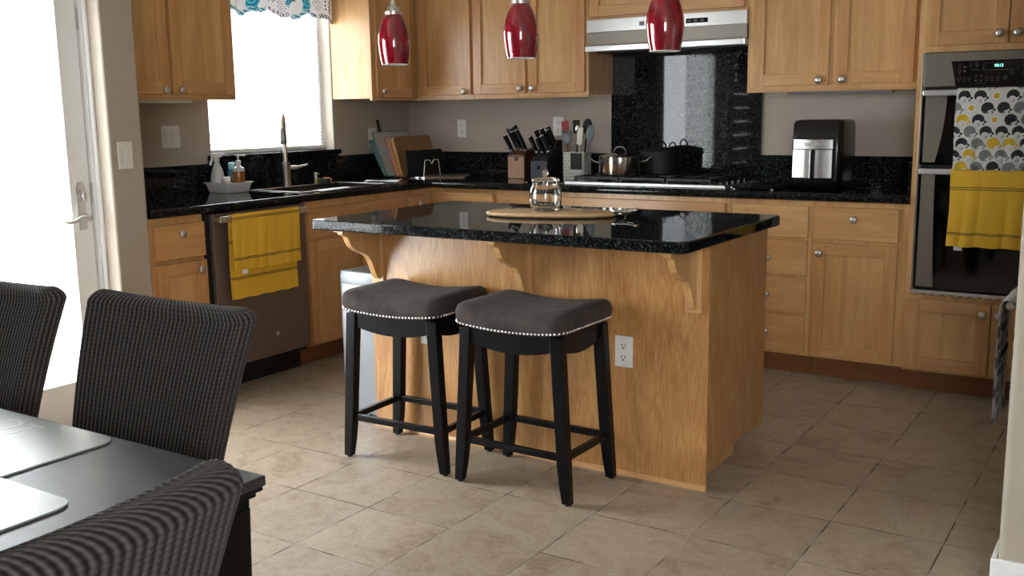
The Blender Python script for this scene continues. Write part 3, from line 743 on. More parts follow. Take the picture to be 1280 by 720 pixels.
# ------------------------------------------------------------------ wall plates
def plate(name, label, cat, loc, rotz, w=.072, kind='outlet'):
    r = thing(name, label, cat, loc, rotz)
    sub('cover_plate', MB().box(-w/2, w/2, -.006, 0, -.058, .058), M['plastic'], r, bevel=.002)
    if kind == 'outlet':
        for z in (-.022, .022):
            o = sub('socket', MB().lathe([(.0165, 0), (.0165, -.003), (.0155, -.0035)], (0, -.006, z), 20, 'y'), M['plastic'], r)
            s_ = MB(); s_.box(-.0075, -.0050, -.0105, -.0094, z-.002, z+.008); s_.box(.005, .0075, -.0105, -.0094, z-.001, z+.007); s_.lathe([(.003, -.0094), (.003, -.0105)], (0, 0, z-.008), 10, 'y')
            sub('slot', s_, M['slot'], o)
    else:
        for x in ([0] if kind == 'one' else [-.023, .023]):
            o = sub('switch_rocker', MB().box(x-.016, x+.016, -.0085, -.006, -.033, .033), M['plastic'], r, bevel=.0015)
            b_ = MB()
            for a in ((x-.0175, x-.0165), (x+.0165, x+.0175)): b_.box(a[0], a[1], -.0065, -.0059, -.035, .035)
            sub('rocker_gap', b_, plain('shadow_line', rgb(120, 118, 112), .6), o)
            sub('slider', MB().box(x-.008, x-.004, -.0105, -.0085, -.022, .026), M['plastic'], o)
    for z in (-.049, .049): sub('screw', MB().lathe([(.0028, -.006), (.0028, -.0068)], (0, 0, z), 8, 'y'), M['nickel'], r)
    return r
plate('wall_outlet', 'white duplex outlet on the back wall above the counter corner', 'outlet', (.447, 0, 1.235), 0)
plate('wall_outlet', 'white outlet on the back wall hidden behind the cooking utensils', 'outlet', (1.19, 0, 1.246), 0)
plate('wall_outlet', 'white duplex outlet on the island panel right of the stools', 'outlet', (2.817, -2.323, .472), 0)
plate('wall_outlet', 'white outlet on the island panel seen behind the left stool', 'outlet', (1.915, -2.323, .455), 0)
plate('wall_outlet', 'white outlet on the left wall behind the cutting boards', 'outlet', (0, -.40, 1.19), R90)
plate('dimmer_switch', 'white dimmer switch on the wall end beside the patio door', 'light switch', (DX, -2.772, 1.178), R90, kind='one')
plate('double_switch', 'white double light switch above the counter left of the window', 'light switch', (0, -2.013, 1.235), R90, w=.116, kind='two')

# ------------------------------------------------------------------ dishwasher
r = thing('dishwasher', 'brown-grey steel dishwasher below the left counter', 'dishwasher', (XF, -2.03, 0)); Ld = (XF, -2.03, 0)
D0, D1 = -2.358, -1.709
sub('case', MB().box(.06, XF-.002, D0+.004, D1-.002, .10, .885), M['blackmat'], r, world=Ld)
sub('side_gap', MB().box(XF-.002, XF+.012, D0+.002, D0+.028, .10, .885), M['blackmat'], r, world=Ld)
o = sub('door', MB().box(XF-.001, XF+.034, D0+.03, D1-.004, .125, .882), M['dwsteel'], r, world=Ld, bevel=.004)
m = MB(); m.box(XF+.075, XF+.092, D0+.03, D1-.035, .842, .872); m.box(XF+.034, XF+.08, D0+.035, D0+.058, .845, .868); m.box(XF+.034, XF+.08, D1-.062, D1-.037, .845, .868)
sub('handle', m, M['steel'], o, world=Ld, bevel=.004)
sub('logo_dot', MB().lathe([(.012, 0), (.012, .001)], (XF+.034, -1.95, .235), 16, 'x'), M['nickel'], o, world=Ld)
sub('toe_kick', MB().box(XF-.07, XF-.055, D0+.004, D1-.002, 0, .10), M['blackmat'], r, world=Ld)
r = thing('mustard_towel', 'mustard yellow striped towel hanging on the dishwasher handle', 'towel', (XF+.083, -2.045, .862), R90)
m = drape(.445, .26, .40, .014, mustard_col([.055, .252, .42, .60], .3, .445), 'cloth', None, res=.0035, wav=.003, seed=9, taper=.0)
sub('cloth', m, M['plaincloth'], r, smooth=True, solid=.0025)
sub('care_tag', MB().box(-.18, -.145, -.021, -.0195, -.275, -.255), M['white'], r)

# ------------------------------------------------------------------ hood
HX0, HX1 = 1.584, 2.527
r = thing('range_hood', 'stainless under-cabinet range hood above the cooktop', 'range hood', (2.055, -.2, 1.66)); Lh = (2.055, -.2, 1.66)
sub('fascia', MB().box(HX0, HX1, -.352, -.01, 1.775, 1.846), M['steel'], r, world=Lh, bevel=.002)
m = MB(); m.prism([(-.345, 1.775), (-.335, 1.701), (-.01, 1.701), (-.01, 1.775)], HX0+.001, HX1-.001, 'x'); sub('visor', m, M['ovsteel'], r, world=Lh)
sub('lip', MB().box(HX0, HX1, -.372, -.01, 1.668, 1.70), M['steel'], r, world=Lh, bevel=.003)
sub('filter', MB().box(HX0+.05, HX1-.05, -.33, -.05, 1.662, 1.668), M['blackmat'], r, world=Lh)
o = sub('control_panel', MB().box(2.19, 2.315, -.3545, -.352, 1.793, 1.818), M['blackgloss'], r, world=Lh)
m = MB()
for x in (2.20, 2.235, 2.272): m.box(x, x+.022, -.3555, -.3544, 1.799, 1.812)
sub('button', m, plain('hood_buttons', rgb(70, 72, 74), .3), o, world=Lh)
sub('name_badge', MB().box(1.915, 1.945, -.354, -.352, 1.797, 1.82), plain('grey_badge', rgb(120, 112, 110), .4), r, world=Lh)

# ------------------------------------------------------------------ cooktop
CX0, CX1, CY0, CY1 = 1.553, 2.512, -.56, -.055
r = thing('gas_cooktop', 'stainless gas cooktop with black cast iron grates set in the counter', 'cooktop', (2.03, -.31, H)); Lc = (2.03, -.31, H)
sub('tray', MB().box(CX0, CX1, CY0, CY1, H, H+.010), M['steel'], r, world=Lc, bevel=.003)
sub('front_trim', MB().box(CX0, CX1-.002, CY0-.006, CY0+.012, H, H+.018), plain('satin_steel_trim', rgb(226, 226, 224), .35, .6), r, world=Lc, bevel=.004)
burn = [(1.74, -.17), (1.74, -.43), (2.03, -.30), (2.27, -.17), (2.27, -.43)]
for x, y_ in burn: sub('burner', MB().lathe([(.045, 0), (.045, .008), (.030, .012), (.030, .020), (.026, .024)], (x, y_, H+.010), 24), M['iron'], r, world=Lc, smooth=True)
for g0, g1 in ((1.60, 1.875), (1.885, 2.155), (2.165, 2.42)):
    m = MB(); z = H+.046; b_ = .006
    for yy in (CY0+.035, (CY0+CY1)/2, CY1-.035): m.box(g0, g1, yy-b_, yy+b_, z-.016, z)
    for xx in (g0+b_, (g0+g1)/2, g1-b_): m.box(xx-b_, xx+b_, CY0+.035, CY1-.035, z-.012, z)
    for xx in (g0+b_, g1-b_):
        for yy in (CY0+.036, CY1-.036): m.box(xx-b_, xx+b_, yy-b_, yy+b_, H+.010, z-.005)
    for xx in [g0+.04+k*.028 for k in range(8)]:
        if xx < g1-.02: m.box(xx-.004, xx+.004, CY0+.035, CY0+.10, z-.010, z-.001); m.box(xx-.004, xx+.004, CY1-.10, CY1-.035, z-.010, z-.001)
    sub('grate', m, M['iron'], r, world=Lc, bevel=.0015)
for k in range(5): sub('control_knob', MB().lathe([(.019, 0), (.018, .018), (.014, .022)], (2.462, -.49+k*.085, H+.010), 18), M['blackplastic'], r, world=Lc, smooth=True)

def pot(name, label, x, y_, z, R, hh, mat, hmat, knob=True, rot=0):
    r = thing(name, label, 'pot', (x, y_, z), rot)
    sub('body', MB().lathe([(R-.008, 0), (R-.002, .004), (R, .012), (R, hh), (R+.003, hh+.002), (R+.003, hh+.004), (R-.004, hh+.004), (R-.004, .01), (.001, .008)], seg=48), mat, r, smooth=True)
    sub('lid', MB().lathe([(R, hh+.004), (R+.001, hh+.008), (R*.9, hh+.012), (R*.5, hh+.022), (R*.2, hh+.026), (.001, hh+.027)], seg=48), mat, r, smooth=True)
    for s_ in (-1, 1):
        q = [(s_*(R-.002), -.034, hh*.72), (s_*(R+.028), -.030, hh*.80), (s_*(R+.058), -.018, hh*1.04), (s_*(R+.058), .018, hh*1.04), (s_*(R+.028), .030, hh*.80), (s_*(R-.002), .034, hh*.72)]
        sub('side_handle', MB().tube(q, .0042, 8), hmat, r, smooth=True)
    q = [(-.034, 0, hh+.022), (-.032, 0, hh+.040), (-.018, 0, hh+.056), (0, 0, hh+.060), (.018, 0, hh+.056), (.032, 0, hh+.040), (.034, 0, hh+.022)]
    sub('lid_handle', MB().tube(q, .0045, 8), hmat, r, smooth=True)
    return r
pot('saucepot', 'polished stainless pot with lid on the left cooktop burner', 1.815, -.385, H+.047, .118, .100, plain('pot_steel', rgb(190, 184, 176), .16, 1), M['chrome'], rot=.5)
pot('saucepot', 'black lidded pot on the cooktop behind the steel pot', 1.972, -.19, H+.047, .112, .125, M['blackmat'], M['blackplastic'], rot=.5)

def glass_board(label, x0, x1, y0, y1):
    cx, cy = (x0+x1)/2, (y0+y1)/2
    r = thing('glass_cutting_board', label, 'cutting board', (cx, cy, H))
    sub('glass', loft([[(p[0], p[1], z) for p in rr_ring(x1-x0, y1-y0, 0)] for z in (.005, .011)]), M['boardglass'], r)
    for sx in (-1, 1):
        for sy in (-1, 1): sub('foot', MB().lathe([(.007, 0), (.007, .005)], (sx*((x1-x0)/2-.02), sy*((y1-y0)/2-.02), 0), 10), M['plastic'], r)
glass_board('glass cutting board right of the cooktop beside the air fryer', 2.53, 2.77, -.555, -.14)
glass_board('small glass cutting board left of the cooktop before the utensil holder', 1.24, 1.52, -.52, -.33)

# ------------------------------------------------------------------ air fryer
r = thing('air_fryer', 'black air fryer with stainless basket front on the right counter', 'air fryer', (2.945, -.33, H), 0)
def afr(w, d, z, yo=0): return [(p[0], p[1]+yo, p[2]) for p in rr_ring(w, d, z, .035, 6)]
m = loft([afr(.225, .25, .004), afr(.24, .265, .012), afr(.25, .275, .05), afr(.258, .28, .20), afr(.25, .27, .33, .005), afr(.235, .25, .345, .008), afr(.20, .21, .349, .01)])
sub('body', m, M['blackplastic'], r, smooth=True, angle=50)
yf = -.137
def curved_plate(x0, x1, z0, z1, yo, t=.006, bul=.010):
    g = MB(); N = 14; pts = []
    for k in range(N+1): u = k/N; x = x0+(x1-x0)*u; pts.append((x, yo+bul*((2*u-1)**2)))
    pts += [(x1, yo+bul+t), (x0, yo+bul+t)]
    g.prism(pts, z0, z1, 'z'); return g
sub('steel_band', curved_plate(-.112, .085, .205, .252, yf-.014), M['steel'], r, bevel=.001)
sub('basket_front', curved_plate(-.114, .083, .062, .202, yf-.015), M['steel'], r, bevel=.001)
o = sub('basket_handle', MB().box(-.040, -.008, yf-.060, yf-.006, .060, .205), M['steel'], r, bevel=.006)
sub('handle_side', MB().box(-.007, .012, yf-.052, yf-.006, .060, .205), M['blackplastic'], o, bevel=.004)
tm = text_mesh('COSORI', .022, .002); tm.xf(Matrix.Translation((-.016, yf-.0172, .229)) @ Matrix.Rotation(PI/2, 4, 'X')); sub('brand_lettering', tm, M['plastic'], r)
o = MB().tube([(3.10, -.30, H+.004), (3.16, -.36, H+.004), (3.22, -.33, H+.006), (3.27, -.22, H+.02), (3.30, -.10, H+.06), (3.31, -.03, H+.10)], .0035, 8).build('power_cord', M['blackplastic'], smooth=True); tag(o, 'black cord trailing from the air fryer along the counter', 'cord')

# ------------------------------------------------------------------ knife blocks and utensils
def knife(parent_loc, dirv, ln, label, group, rot=.0, w=.020):
    r = thing('kitchen_knife', label, 'knife', parent_loc, 0, group)
    d = Vector(dirv).normalized()
    sub('handle', MB().bar(d*.004, d*ln, w*1.25, .017, w*1.4, .019, xdir=(.2, 1, 0)), M['blackplastic'], r, bevel=.003)
    sub('bolster', MB().bar(d*-.004, d*.006, w*1.05, .014, xdir=(.2, 1, 0)), M['chrome'], r)
    sub('end_cap', MB().bar(d*ln, d*(ln+.006), w*1.05, .0145, xdir=(.2, 1, 0)), M['nickel'], r)
def block(label, x0, x1, y0, y1, zf, zb, body, face, notch):
    cx = (x0+x1)/2; L_ = (cx, y0, H); r = thing('knife_block', label, 'knife block', L_)
    m = MB(); m.prism([(y0, H), (y0, H+zf), (y0+.03, H+zf+.03), (y1, H+zb), (y1, H)], x0, x1, 'x'); sub('block', m, body, r, world=L_, bevel=.004)
    f_ = MB(); w = x1-x0
    if notch: f_.prism([(x0, H+.002), (x1, H+.002), (x1, H+zf-.012), (x0+w*.66, H+zf-.012), (x0+w*.60, H+zf-.035), (x0+w*.42, H+zf-.035), (x0+w*.38, H+zf-.012), (x0, H+zf-.012)], y0-.008, y0, 'y')
    else: f_.box(x0, x1, y0-.008, y0, H+.002, H+zf-.005)
    sub('front_plate', f_, face, r, world=L_, bevel=.002)
    if not notch: sub('emblem', MB().box(cx-.011, cx+.011, y0-.0095, y0-.008, H+zf-.055, H+zf-.033), M['black'], r, world=L_)
    return r
block('brown wooden knife block with pale front plate, full of black knives', .975, 1.092, -.25, -.09, .145, .185, M['acacia'], M['palewood'], True)
block('dark knife block with slate grey front plate beside the wooden block', 1.140, 1.258, -.25, -.07, .115, .235, M['blackmat'], M['greyplastic'], False)
kd = (-.40, -.28, 1)
for i, (x, y_, z, ln) in enumerate(((.985, -.225, 1.10, .10), (1.005, -.19, 1.115, .135), (1.022, -.19, 1.115, .13), (1.06, -.19, 1.115, .15), (1.045, -.215, 1.105, .12), (1.08, -.215, 1.105, .13))):
    knife((x, y_, z+.004), kd, ln, 'black-handled knife standing in the brown wooden block', 'knives in the wooden block')
for i, (x, y_, z, ln) in enumerate(((1.15, -.20, 1.09, .10), (1.175, -.16, 1.115, .115), (1.195, -.20, 1.09, .09), (1.21, -.15, 1.12, .12), (1.228, -.19, 1.095, .10), (1.247, -.15, 1.12, .11), (1.232, -.12, 1.14, .11))):
    knife((x, y_, z+.004), (-.36, -.25, 1), ln, 'black-handled knife standing in the grey-fronted block', 'knives in the grey block')
# utensil holder
ux, uy = 1.415, -.165
r = thing('utensil_holder', 'white perforated utensil holder with black panel beside the cooktop', 'utensil holder', (ux, uy, H), .0)
def hol(z, s_=1): return rr_ring(.148*s_, .11*s_, z, .018)
sub('canister', loft([hol(.001, .97), hol(.005), hol(.165), [(p[0]*.95, p[1]*.93, .165) for p in hol(0)], [(p[0]*.95, p[1]*.93, .01) for p in hol(0)]]), plain('ivory_ceramic', rgb(196, 194, 184), .35), r, smooth=True, angle=50)
m = MB(); rng = random.Random(4)
for i in range(7):
    for j in range(8):
        x = -.062+i*.021+(j % 2)*.011; z = .018+j*.019
        if x > .062 or (x > -.028 and z > .055): continue
        m.lathe([(.0032, -.0575), (.0032, -.0553)], (x, 0, z), 8, 'y')
sub('holes', m, M['slot'], r)
sub('black_panel', MB().box(-.014, .064, -.0585, -.055, .062, .160), M['blackmat'], r, bevel=.001)
def utensil(label, mat, base, top, head, name):
    r = thing(name, label, 'utensil', (base[0], base[1], H+.012), 0)
    b0 = Vector((0, 0, 0)); t0 = Vector((top[0]-base[0], top[1]-base[1], top[2]-H-.012)); d = t0.normalized()
    sub('handle', MB().tube([b0, t0*.5, t0*.8], [.006, .005, .005], 8), mat, r, smooth=True)
    m = MB(); k, a, b_ = head; c = t0
    if k == 'oval': m.sphere((0, 0, 0), 1, 18, 10, (a, .008, b_))
    elif k == 'flat': m.box(-a, a, -.004, .004, -b_, b_)
    elif k == 'fork':
        m.sphere((0, 0, -b_*.2), 1, 16, 8, (a, .012, b_*.8))
        for q in range(5): m.bar((-a+.004+q*(a-.004)/2, 0, b_*.2), (-a+.004+q*(a-.004)/2, -.012, b_*1.05), .006, .005)
    ang = math.atan2(d.x, d.z)
    m.xf(Matrix.Translation(c) @ Matrix.Rotation(ang, 4, 'Y')); sub('head', m, mat, r, smooth=True, angle=60)
M['redsil'] = plain('red_silicone', rgb(150, 28, 34), .45); M['greysil'] = plain('grey_silicone', rgb(112, 120, 126), .4)
utensil('red silicone spatula, leftmost in the utensil holder', M['redsil'], (ux-.04, uy), (1.345, uy-.02, 1.245), ('flat', .022, .035), 'spatula')
utensil('grey slotted pasta server standing low in the holder', M['greysil'], (ux-.02, uy-.02), (1.375, uy-.045, 1.185), ('fork', .033, .04), 'pasta_server')
utensil('black flat turner in the middle of the utensil holder', M['blackmat'], (ux-.01, uy+.02), (1.40, uy+.02, 1.245), ('flat', .022, .04), 'turner')
utensil('shiny steel spoon in the middle of the utensil holder', M['chrome'], (ux+.01, uy-.01), (1.425, uy-.01, 1.225), ('oval', .017, .035), 'serving_spoon')
utensil('steel slotted turner leaning between the spoons', M['nickel'], (ux+.02, uy-.02), (1.452, uy-.03, 1.19), ('flat', .020, .05), 'steel_turner')
utensil('tall black ladle at the back of the utensil holder', M['blackmat'], (ux+.02, uy+.025), (1.475, uy+.02, 1.245), ('oval', .033, .048), 'ladle')
utensil('large grey spoon leaning right in the utensil holder', M['greysil'], (ux+.05, uy-.02), (1.515, uy-.02, 1.205), ('oval', .028, .052), 'grey_spoon')

# ------------------------------------------------------------------ cutting boards in the corner
def tilted_board(name, label, xb, y0, y1, h, t, lean, mat, edge=None, z=H+.010, rad=.02):
    """stands on its long edge, leaning back towards the left wall"""
    r = thing(name, label, 'cutting board', (xb, (y0+y1)/2, z))
    w = y1-y0
    rg = rr_ring(w, h, 0, rad)
    m = loft([[(q, p[0], p[1]+h/2) for p in rg] for q in (-t/2, t/2)])
    m.xf(Matrix.Rotation(-lean, 4, 'Y')); sub('board', m, mat, r, bevel=.001)
    if edge:
        rg2 = rr_ring(w+.002, h+.002, 0, rad); rg3 = rr_ring(w-.005, h-.005, 0, rad)
        e_ = MB()
        n = len(rg2)
        v = [(q, p[0], p[1]+h/2) for q in (-t/2-.001, t/2+.001) for p in rg2]+[(q, p[0], p[1]+h/2) for q in (-t/2-.001, t/2+.001) for p in rg3]
        f = []
        for k in range(n):
            k2 = (k+1) % n; f += [(k, k2, n+k2, n+k), (k, k2, 2*n+k2, 2*n+k), (n+k, n+k2, 3*n+k2, 3*n+k)]
        e_.add(v, f); e_.xf(Matrix.Rotation(-lean, 4, 'Y')); sub('coloured_edge', e_, edge, r)
BY = -.505
tilted_board('cutting_board', 'thin teal cutting board nearest the left wall', .185, BY, -.14, .262, .004, .50, plain('pale_teal_plastic', rgb(136, 152, 156), .5), plain('teal_edge', rgb(40, 122, 108), .5))
tilted_board('cutting_board', 'tall white cutting board with green edge in the corner', .20, BY+.01, -.13, .305, .004, .40, plain('whitish_plastic', rgb(186, 184, 180), .5), plain('green_edge', rgb(34, 112, 92), .5))
tilted_board('cutting_board', 'white cutting board with red edge behind the bamboo board', .262, BY+.02, -.16, .265, .004, .35, plain('white_board_plastic', rgb(190, 186, 180), .5), plain('red_edge', rgb(186, 62, 66), .5))
tilted_board('cutting_board', 'thin yellow-orange cutting board just behind the bamboo board', .282, BY+.03, -.18, .24, .004, .33, plain('orange_plastic', rgb(226, 150, 60), .5))
tilted_board('cutting_board', 'thick bamboo cutting board at the front of the corner rack', .312, BY+.02, -.10, .262, .02, .29, M['bamboo'], rad=.03)
tilted_board('cutting_board', 'low black cutting board in front of the bamboo board', .355, BY+.03, -.08, .165, .012, .16, M['blackmat'], rad=.02)
r = thing('board_rack', 'white wire rack holding the cutting boards in the corner', 'rack', (.32, -.31, H))
sub('base_wire', MB().tube([(-.16, -.13, .004), (.14, -.13, .004), (.14, .12, .004), (-.16, .12, .004)], .003, 8, closed=True), M['chrome'], r)
q = [(.11, -.10, .004), (.11, -.085, .105), (.11, -.078, .112), (.11, -.035, .112), (.11, -.012, .088), (.11, .012, .112), (.11, .052, .112), (.11, .060, .105), (.11, .078, .004)]
sub('divider_wire', MB().tube(q, .0028, 8), M['plastic'], r, smooth=True)
o = loft([[(p[0], p[1], z) for p in rr_ring(.30, .33, 0)] for z in (.0, .008)]).build('wooden_trivet', wood('greyish_trivet_wood', 'x', (104, 86, 74), (132, 112, 98), rough=.5), bevel=.002)
o.location = (.52, -.30, H+.0005); o.rotation_euler = (0, 0, .5); tag(o, 'thin flat wooden board lying on the counter before the rack', 'board')
o.location = (.47, -.235, H+.0005)
o = MB().bar((.075, -.36, 1.20), (.035, -.40, 1.30), .014, .010).build('black_utensil_handle', M['blackplastic'], bevel=.002)
bpy.data.objects.remove(o)
r = thing('black_spatula', 'black utensil with its handle sticking up behind the cutting boards', 'utensil', (.10, -.37, H+.001))
sub('handle', MB().bar((.005, 0, .02), (-.045, -.035, .37), .016, .010), M['blackplastic'], r, bevel=.002)
sub('blade', MB().bar((.012, .0, .0), (.004, .0, .07), .05, .004, xdir=(0, 1, 0)), M['blackplastic'], r)

# ------------------------------------------------------------------ under-cabinet strips
o = MB().box(.20, .25, -2.40, -2.06, ZU-.014, ZU+.0115).build('undercabinet_light', M['plastic'], bevel=.003); tag(o, 'thin white light strip under the wall cabinet by the window', 'light fixture')
o = MB().box(2.72, 3.25, -.25, -.19, ZU-.014, ZU+.0115).build('undercabinet_light', plain('grey_fixture', rgb(120, 122, 124), .5), bevel=.003); tag(o, 'grey light strip under the wall cabinet above the air fryer', 'light fixture')

# ------------------------------------------------------------------ valance
def valance_col(x, s):
    rng = VF
    for (cx, cz, R, kind) in rng:
        dx, dz = x-cx, s-cz; d = math.hypot(dx, dz)
        if d < R*1.15:
            a = math.atan2(dz, dx)
            if kind == 0:
                rr_ = R*(.86+.14*math.cos(a*5))
                if d < rr_:
                    k = .5+.5*math.sin(d/R*14+a*2); return tuple(p*(1-k)+q*k for p, q in zip(rgb(20, 120, 160), rgb(96, 196, 216)))
            elif kind == 1:
                if abs(dz+dx*.4) < R*.34*(1-abs(dx)/R): return rgb(120, 130, 40)
            elif kind == 2:
                if math.sin(dx*330)*math.sin(dz*280) > .45 and d < R: return rgb(110, 70, 130)
            elif kind == 3:
                if abs(dx-.15*dz) < .004 or math.hypot((dx % .02)-.01, (dz % .02)-.01) < .005: return rgb(40, 40, 36)
    if .003 < s < .022:
        n = math.sin(x*160+s*300) > -.5
        if (x < .44 or .66 < x < .86) and n: return rgb(24, 128, 150) if math.sin(s*600) > -.4 else rgb(110, 190, 205)
        if .47 < x < .62 and n and math.sin(x*300) > -.2: return rgb(110, 96, 140)
        if x > .885 and math.sin(x*380+s*200) > -.3: return rgb(50, 48, 50)
    return (.86, .86, .86, 1)
rnd = random.Random(11)
VF = [(.10, .07, .045, 0), (.22, .12, .04, 1), (.345, .060, .050, 0), (.43, .14, .035, 1), (.49, .085, .035, 2), (.565, .06, .038, 2), (.565, .13, .035, 2), (.625, .085, .040, 0), (.655, .10, .036, 1), (.70, .13, .038, 1),
      (.775, .058, .046, 0), (.87, .07, .035, 2), (.84, .13, .035, 2), (.955, .08, .040, 3), (.975, .13, .04, 1), (.93, .15, .04, 2)]
for k in range(16): VF.append((rnd.uniform(0, 1.0), rnd.uniform(.18, .30), .04, rnd.choice([0, 1, 2])))
r = thing('floral_valance', 'short white valance with turquoise floral print above the sink window', 'curtain', (.03, -1.255, 1.900))
m = MB(); m.col = []
def vf(u, v):
    x = u*1.0; s = v*.28; hem = .016*math.sin(x*17+.4)+.009*math.sin(x*43)
    z = .01+hem*(1-v)+s*1.15; m.col.append(valance_col(x, s)); return (.012*math.sin(x*34+1)*(1-.4*v)+.006*math.sin(x*75), -.50+x, z)
m.grid(330, 90, vf); M['valance'] = attr_mat('valance_cotton', trans=.06)
sub('cloth', m, M['valance'], r, smooth=True)
sub('curtain_rod', MB().tube([(0, -.505, .325), (0, .495, .325)], .008, 10), M['nickel'], r)

# ------------------------------------------------------------------ island
IH = .925
IX0, IX1, IY0, IY1 = 1.560, 3.172, -2.612, -1.655
bx0, bx1, by0, by1 = 1.62, 3.14, -2.322, -1.73
r = thing('kitchen_island', 'wooden kitchen island with black granite top and carved brackets', 'kitchen island', ((bx0+bx1)/2, -2.02, 0)); Li = ((bx0+bx1)/2, -2.02, 0)
sub('body', MB().box(bx0+.012, bx1-.012, by0+.014, by1, .10, IH-T), M['wood'], r, world=Li)
sub('base_plinth', MB().box(bx0+.02, bx1-.06, by0+.014, by1-.16, 0, .10), M['wood'], r, world=Li)
sub('front_panel', MB().box(bx0, bx1, by0, by0+.014, 0, IH-T), M['wood_panel'], r, world=Li, bevel=.001)
sub('end_panel', MB().box(bx1-.012, bx1, by0+.0145, by1-.004, .10, IH-T), M['wood_panel'], r, world=Li, bevel=.001)
sub('end_panel', MB().box(bx0, bx0+.012, by0+.0145, by1-.004, .10, IH-T), M['wood_panel'], r, world=Li, bevel=.001)
sub('base_moulding', MB().prism([(by0, 0), (by0-.012, 0), (by0-.011, .008), (by0-.006, .016), (by0, .018)], bx0, bx1+.003, 'x'), M['woodh'], r, world=Li)
c = .035
out = [(IX0+c*.3, IY0), (IX1-c, IY0), (IX1-c*.3, IY0+c*.3), (IX1, IY0+c), (IX1, IY1-c), (IX1-c*.3, IY1-c*.3), (IX1-c, IY1), (IX0, IY1), (IX0, IY0+c*.3)]
m = MB(); m.prism(out, IH-T+.0005, IH, 'z'); sub('granite_top', m, M['granite'], r, world=Li, bevel=.006, segs=3)
def corbel(x, lab):
    y = by0; zt = IH-T-.004; zb = .655
    ctrl = []
    N = 20
    prof = [(y-.235, zt), (y-.235, zt-.016), (y-.205, zt-.03), (y-.195, zt-.05), (y-.18, zt-.072), (y-.15, zt-.092), (y-.115, zt-.105), (y-.085, zt-.12), (y-.065, zt-.145), (y-.053, zt-.17), (y-.043, zt-.195), (y-.028, zb+.008), (y-.018, zb), (y-.012, zb), (y-.012, zt)]
    o = MB(); o.prism([(a, b_) for a, b_ in prof], x-.014, x+.014, 'x')
    cb = sub('corbel', o, M['wood'], r, world=Li, bevel=.0015)
    sub('back_plate', MB().box(x-.030, x+.030, y-.012, y, zb-.012, zt), M['wood'], cb, world=Li, bevel=.002)
    sub('top_plate', MB().box(x-.024, x+.024, y-.245, y-.012, zt-.006, zt+.004), M['wood'], cb, world=Li)
corbel(3.085, ''); corbel(2.395, ''); corbel(1.665, '')
# on the island
r = thing('serving_board', 'long pale wooden serving board with metal handle on the island', 'serving board', (2.36, -2.075, IH), .30)
def oval(a, b_, z, n=40): return [(a*math.copysign(abs(math.cos(2*PI*k/n))**.85, math.cos(2*PI*k/n)), b_*math.copysign(abs(math.sin(2*PI*k/n))**.85, math.sin(2*PI*k/n)), z) for k in range(n)]
sub('board', loft([oval(.25, .105, .001), oval(.262, .117, .006), oval(.265, .12, .012), oval(.262, .117, .018), oval(.25, .106, .020)]), M['board'], r, smooth=True)
m = MB(); m.tube([(.255, -.018, .020), (.285, -.022, .024), (.305, -.03, .022), (.335, -.03, .026), (.352, -.01, .03), (.352, .012, .03), (.335, .03, .026), (.305, .03, .022), (.285, .022, .024), (.255, .018, .020)], .0042, 8)
m.sphere((.262, -.02, .024), .009); m.sphere((.262, .02, .024), .009); m.sphere((.30, 0, .020), .010); m.tube([(.26, 0, .020), (.30, 0, .02)], .005, 8); m.tube([(.30, -.03, .02), (.30, .03, .02)], .0045, 8); m.sphere((.345, -.022, .028), .008); m.sphere((.345, .022, .028), .008)
sub('metal_handle', m, M['chrome'], r, smooth=True)
r = thing('glass_jar', 'small lidded clear glass jar standing on the serving board', 'jar', (2.335, -2.07, IH+.0205))
prof = [(.040, .001), (.050, .004), (.058, .018), (.062, .045), (.061, .070), (.055, .090), (.050, .098), (.052, .104), (.049, .108), (.046, .104), (.0465, .098), (.051, .088), (.057, .070), (.058, .045), (.054, .020), (.046, .008), (.001, .006)]
M['realglass'] = NT('clear_jar_glass').m; q = M['realglass'].node_tree.nodes['Principled BSDF']; q.inputs['Transmission Weight'].default_value = 1; q.inputs['Roughness'].default_value = .01; q.inputs['IOR'].default_value = 1.45; q.inputs['Base Color'].default_value = (.98, .99, .99, 1)
sub('jar', MB().lathe(prof, seg=40), M['realglass'], r, smooth=True)
m = MB(); m.lathe([(.030, .098), (.048, .1085), (.053, .112), (.050, .118), (.030, .124), (.008, .126), (.008, .130), (.001, .130)], seg=36); m.sphere((0, 0, .141), .0125); sub('lid', m, M['realglass'], r, smooth=True); r.scale = (1.07, 1.07, 1.07)

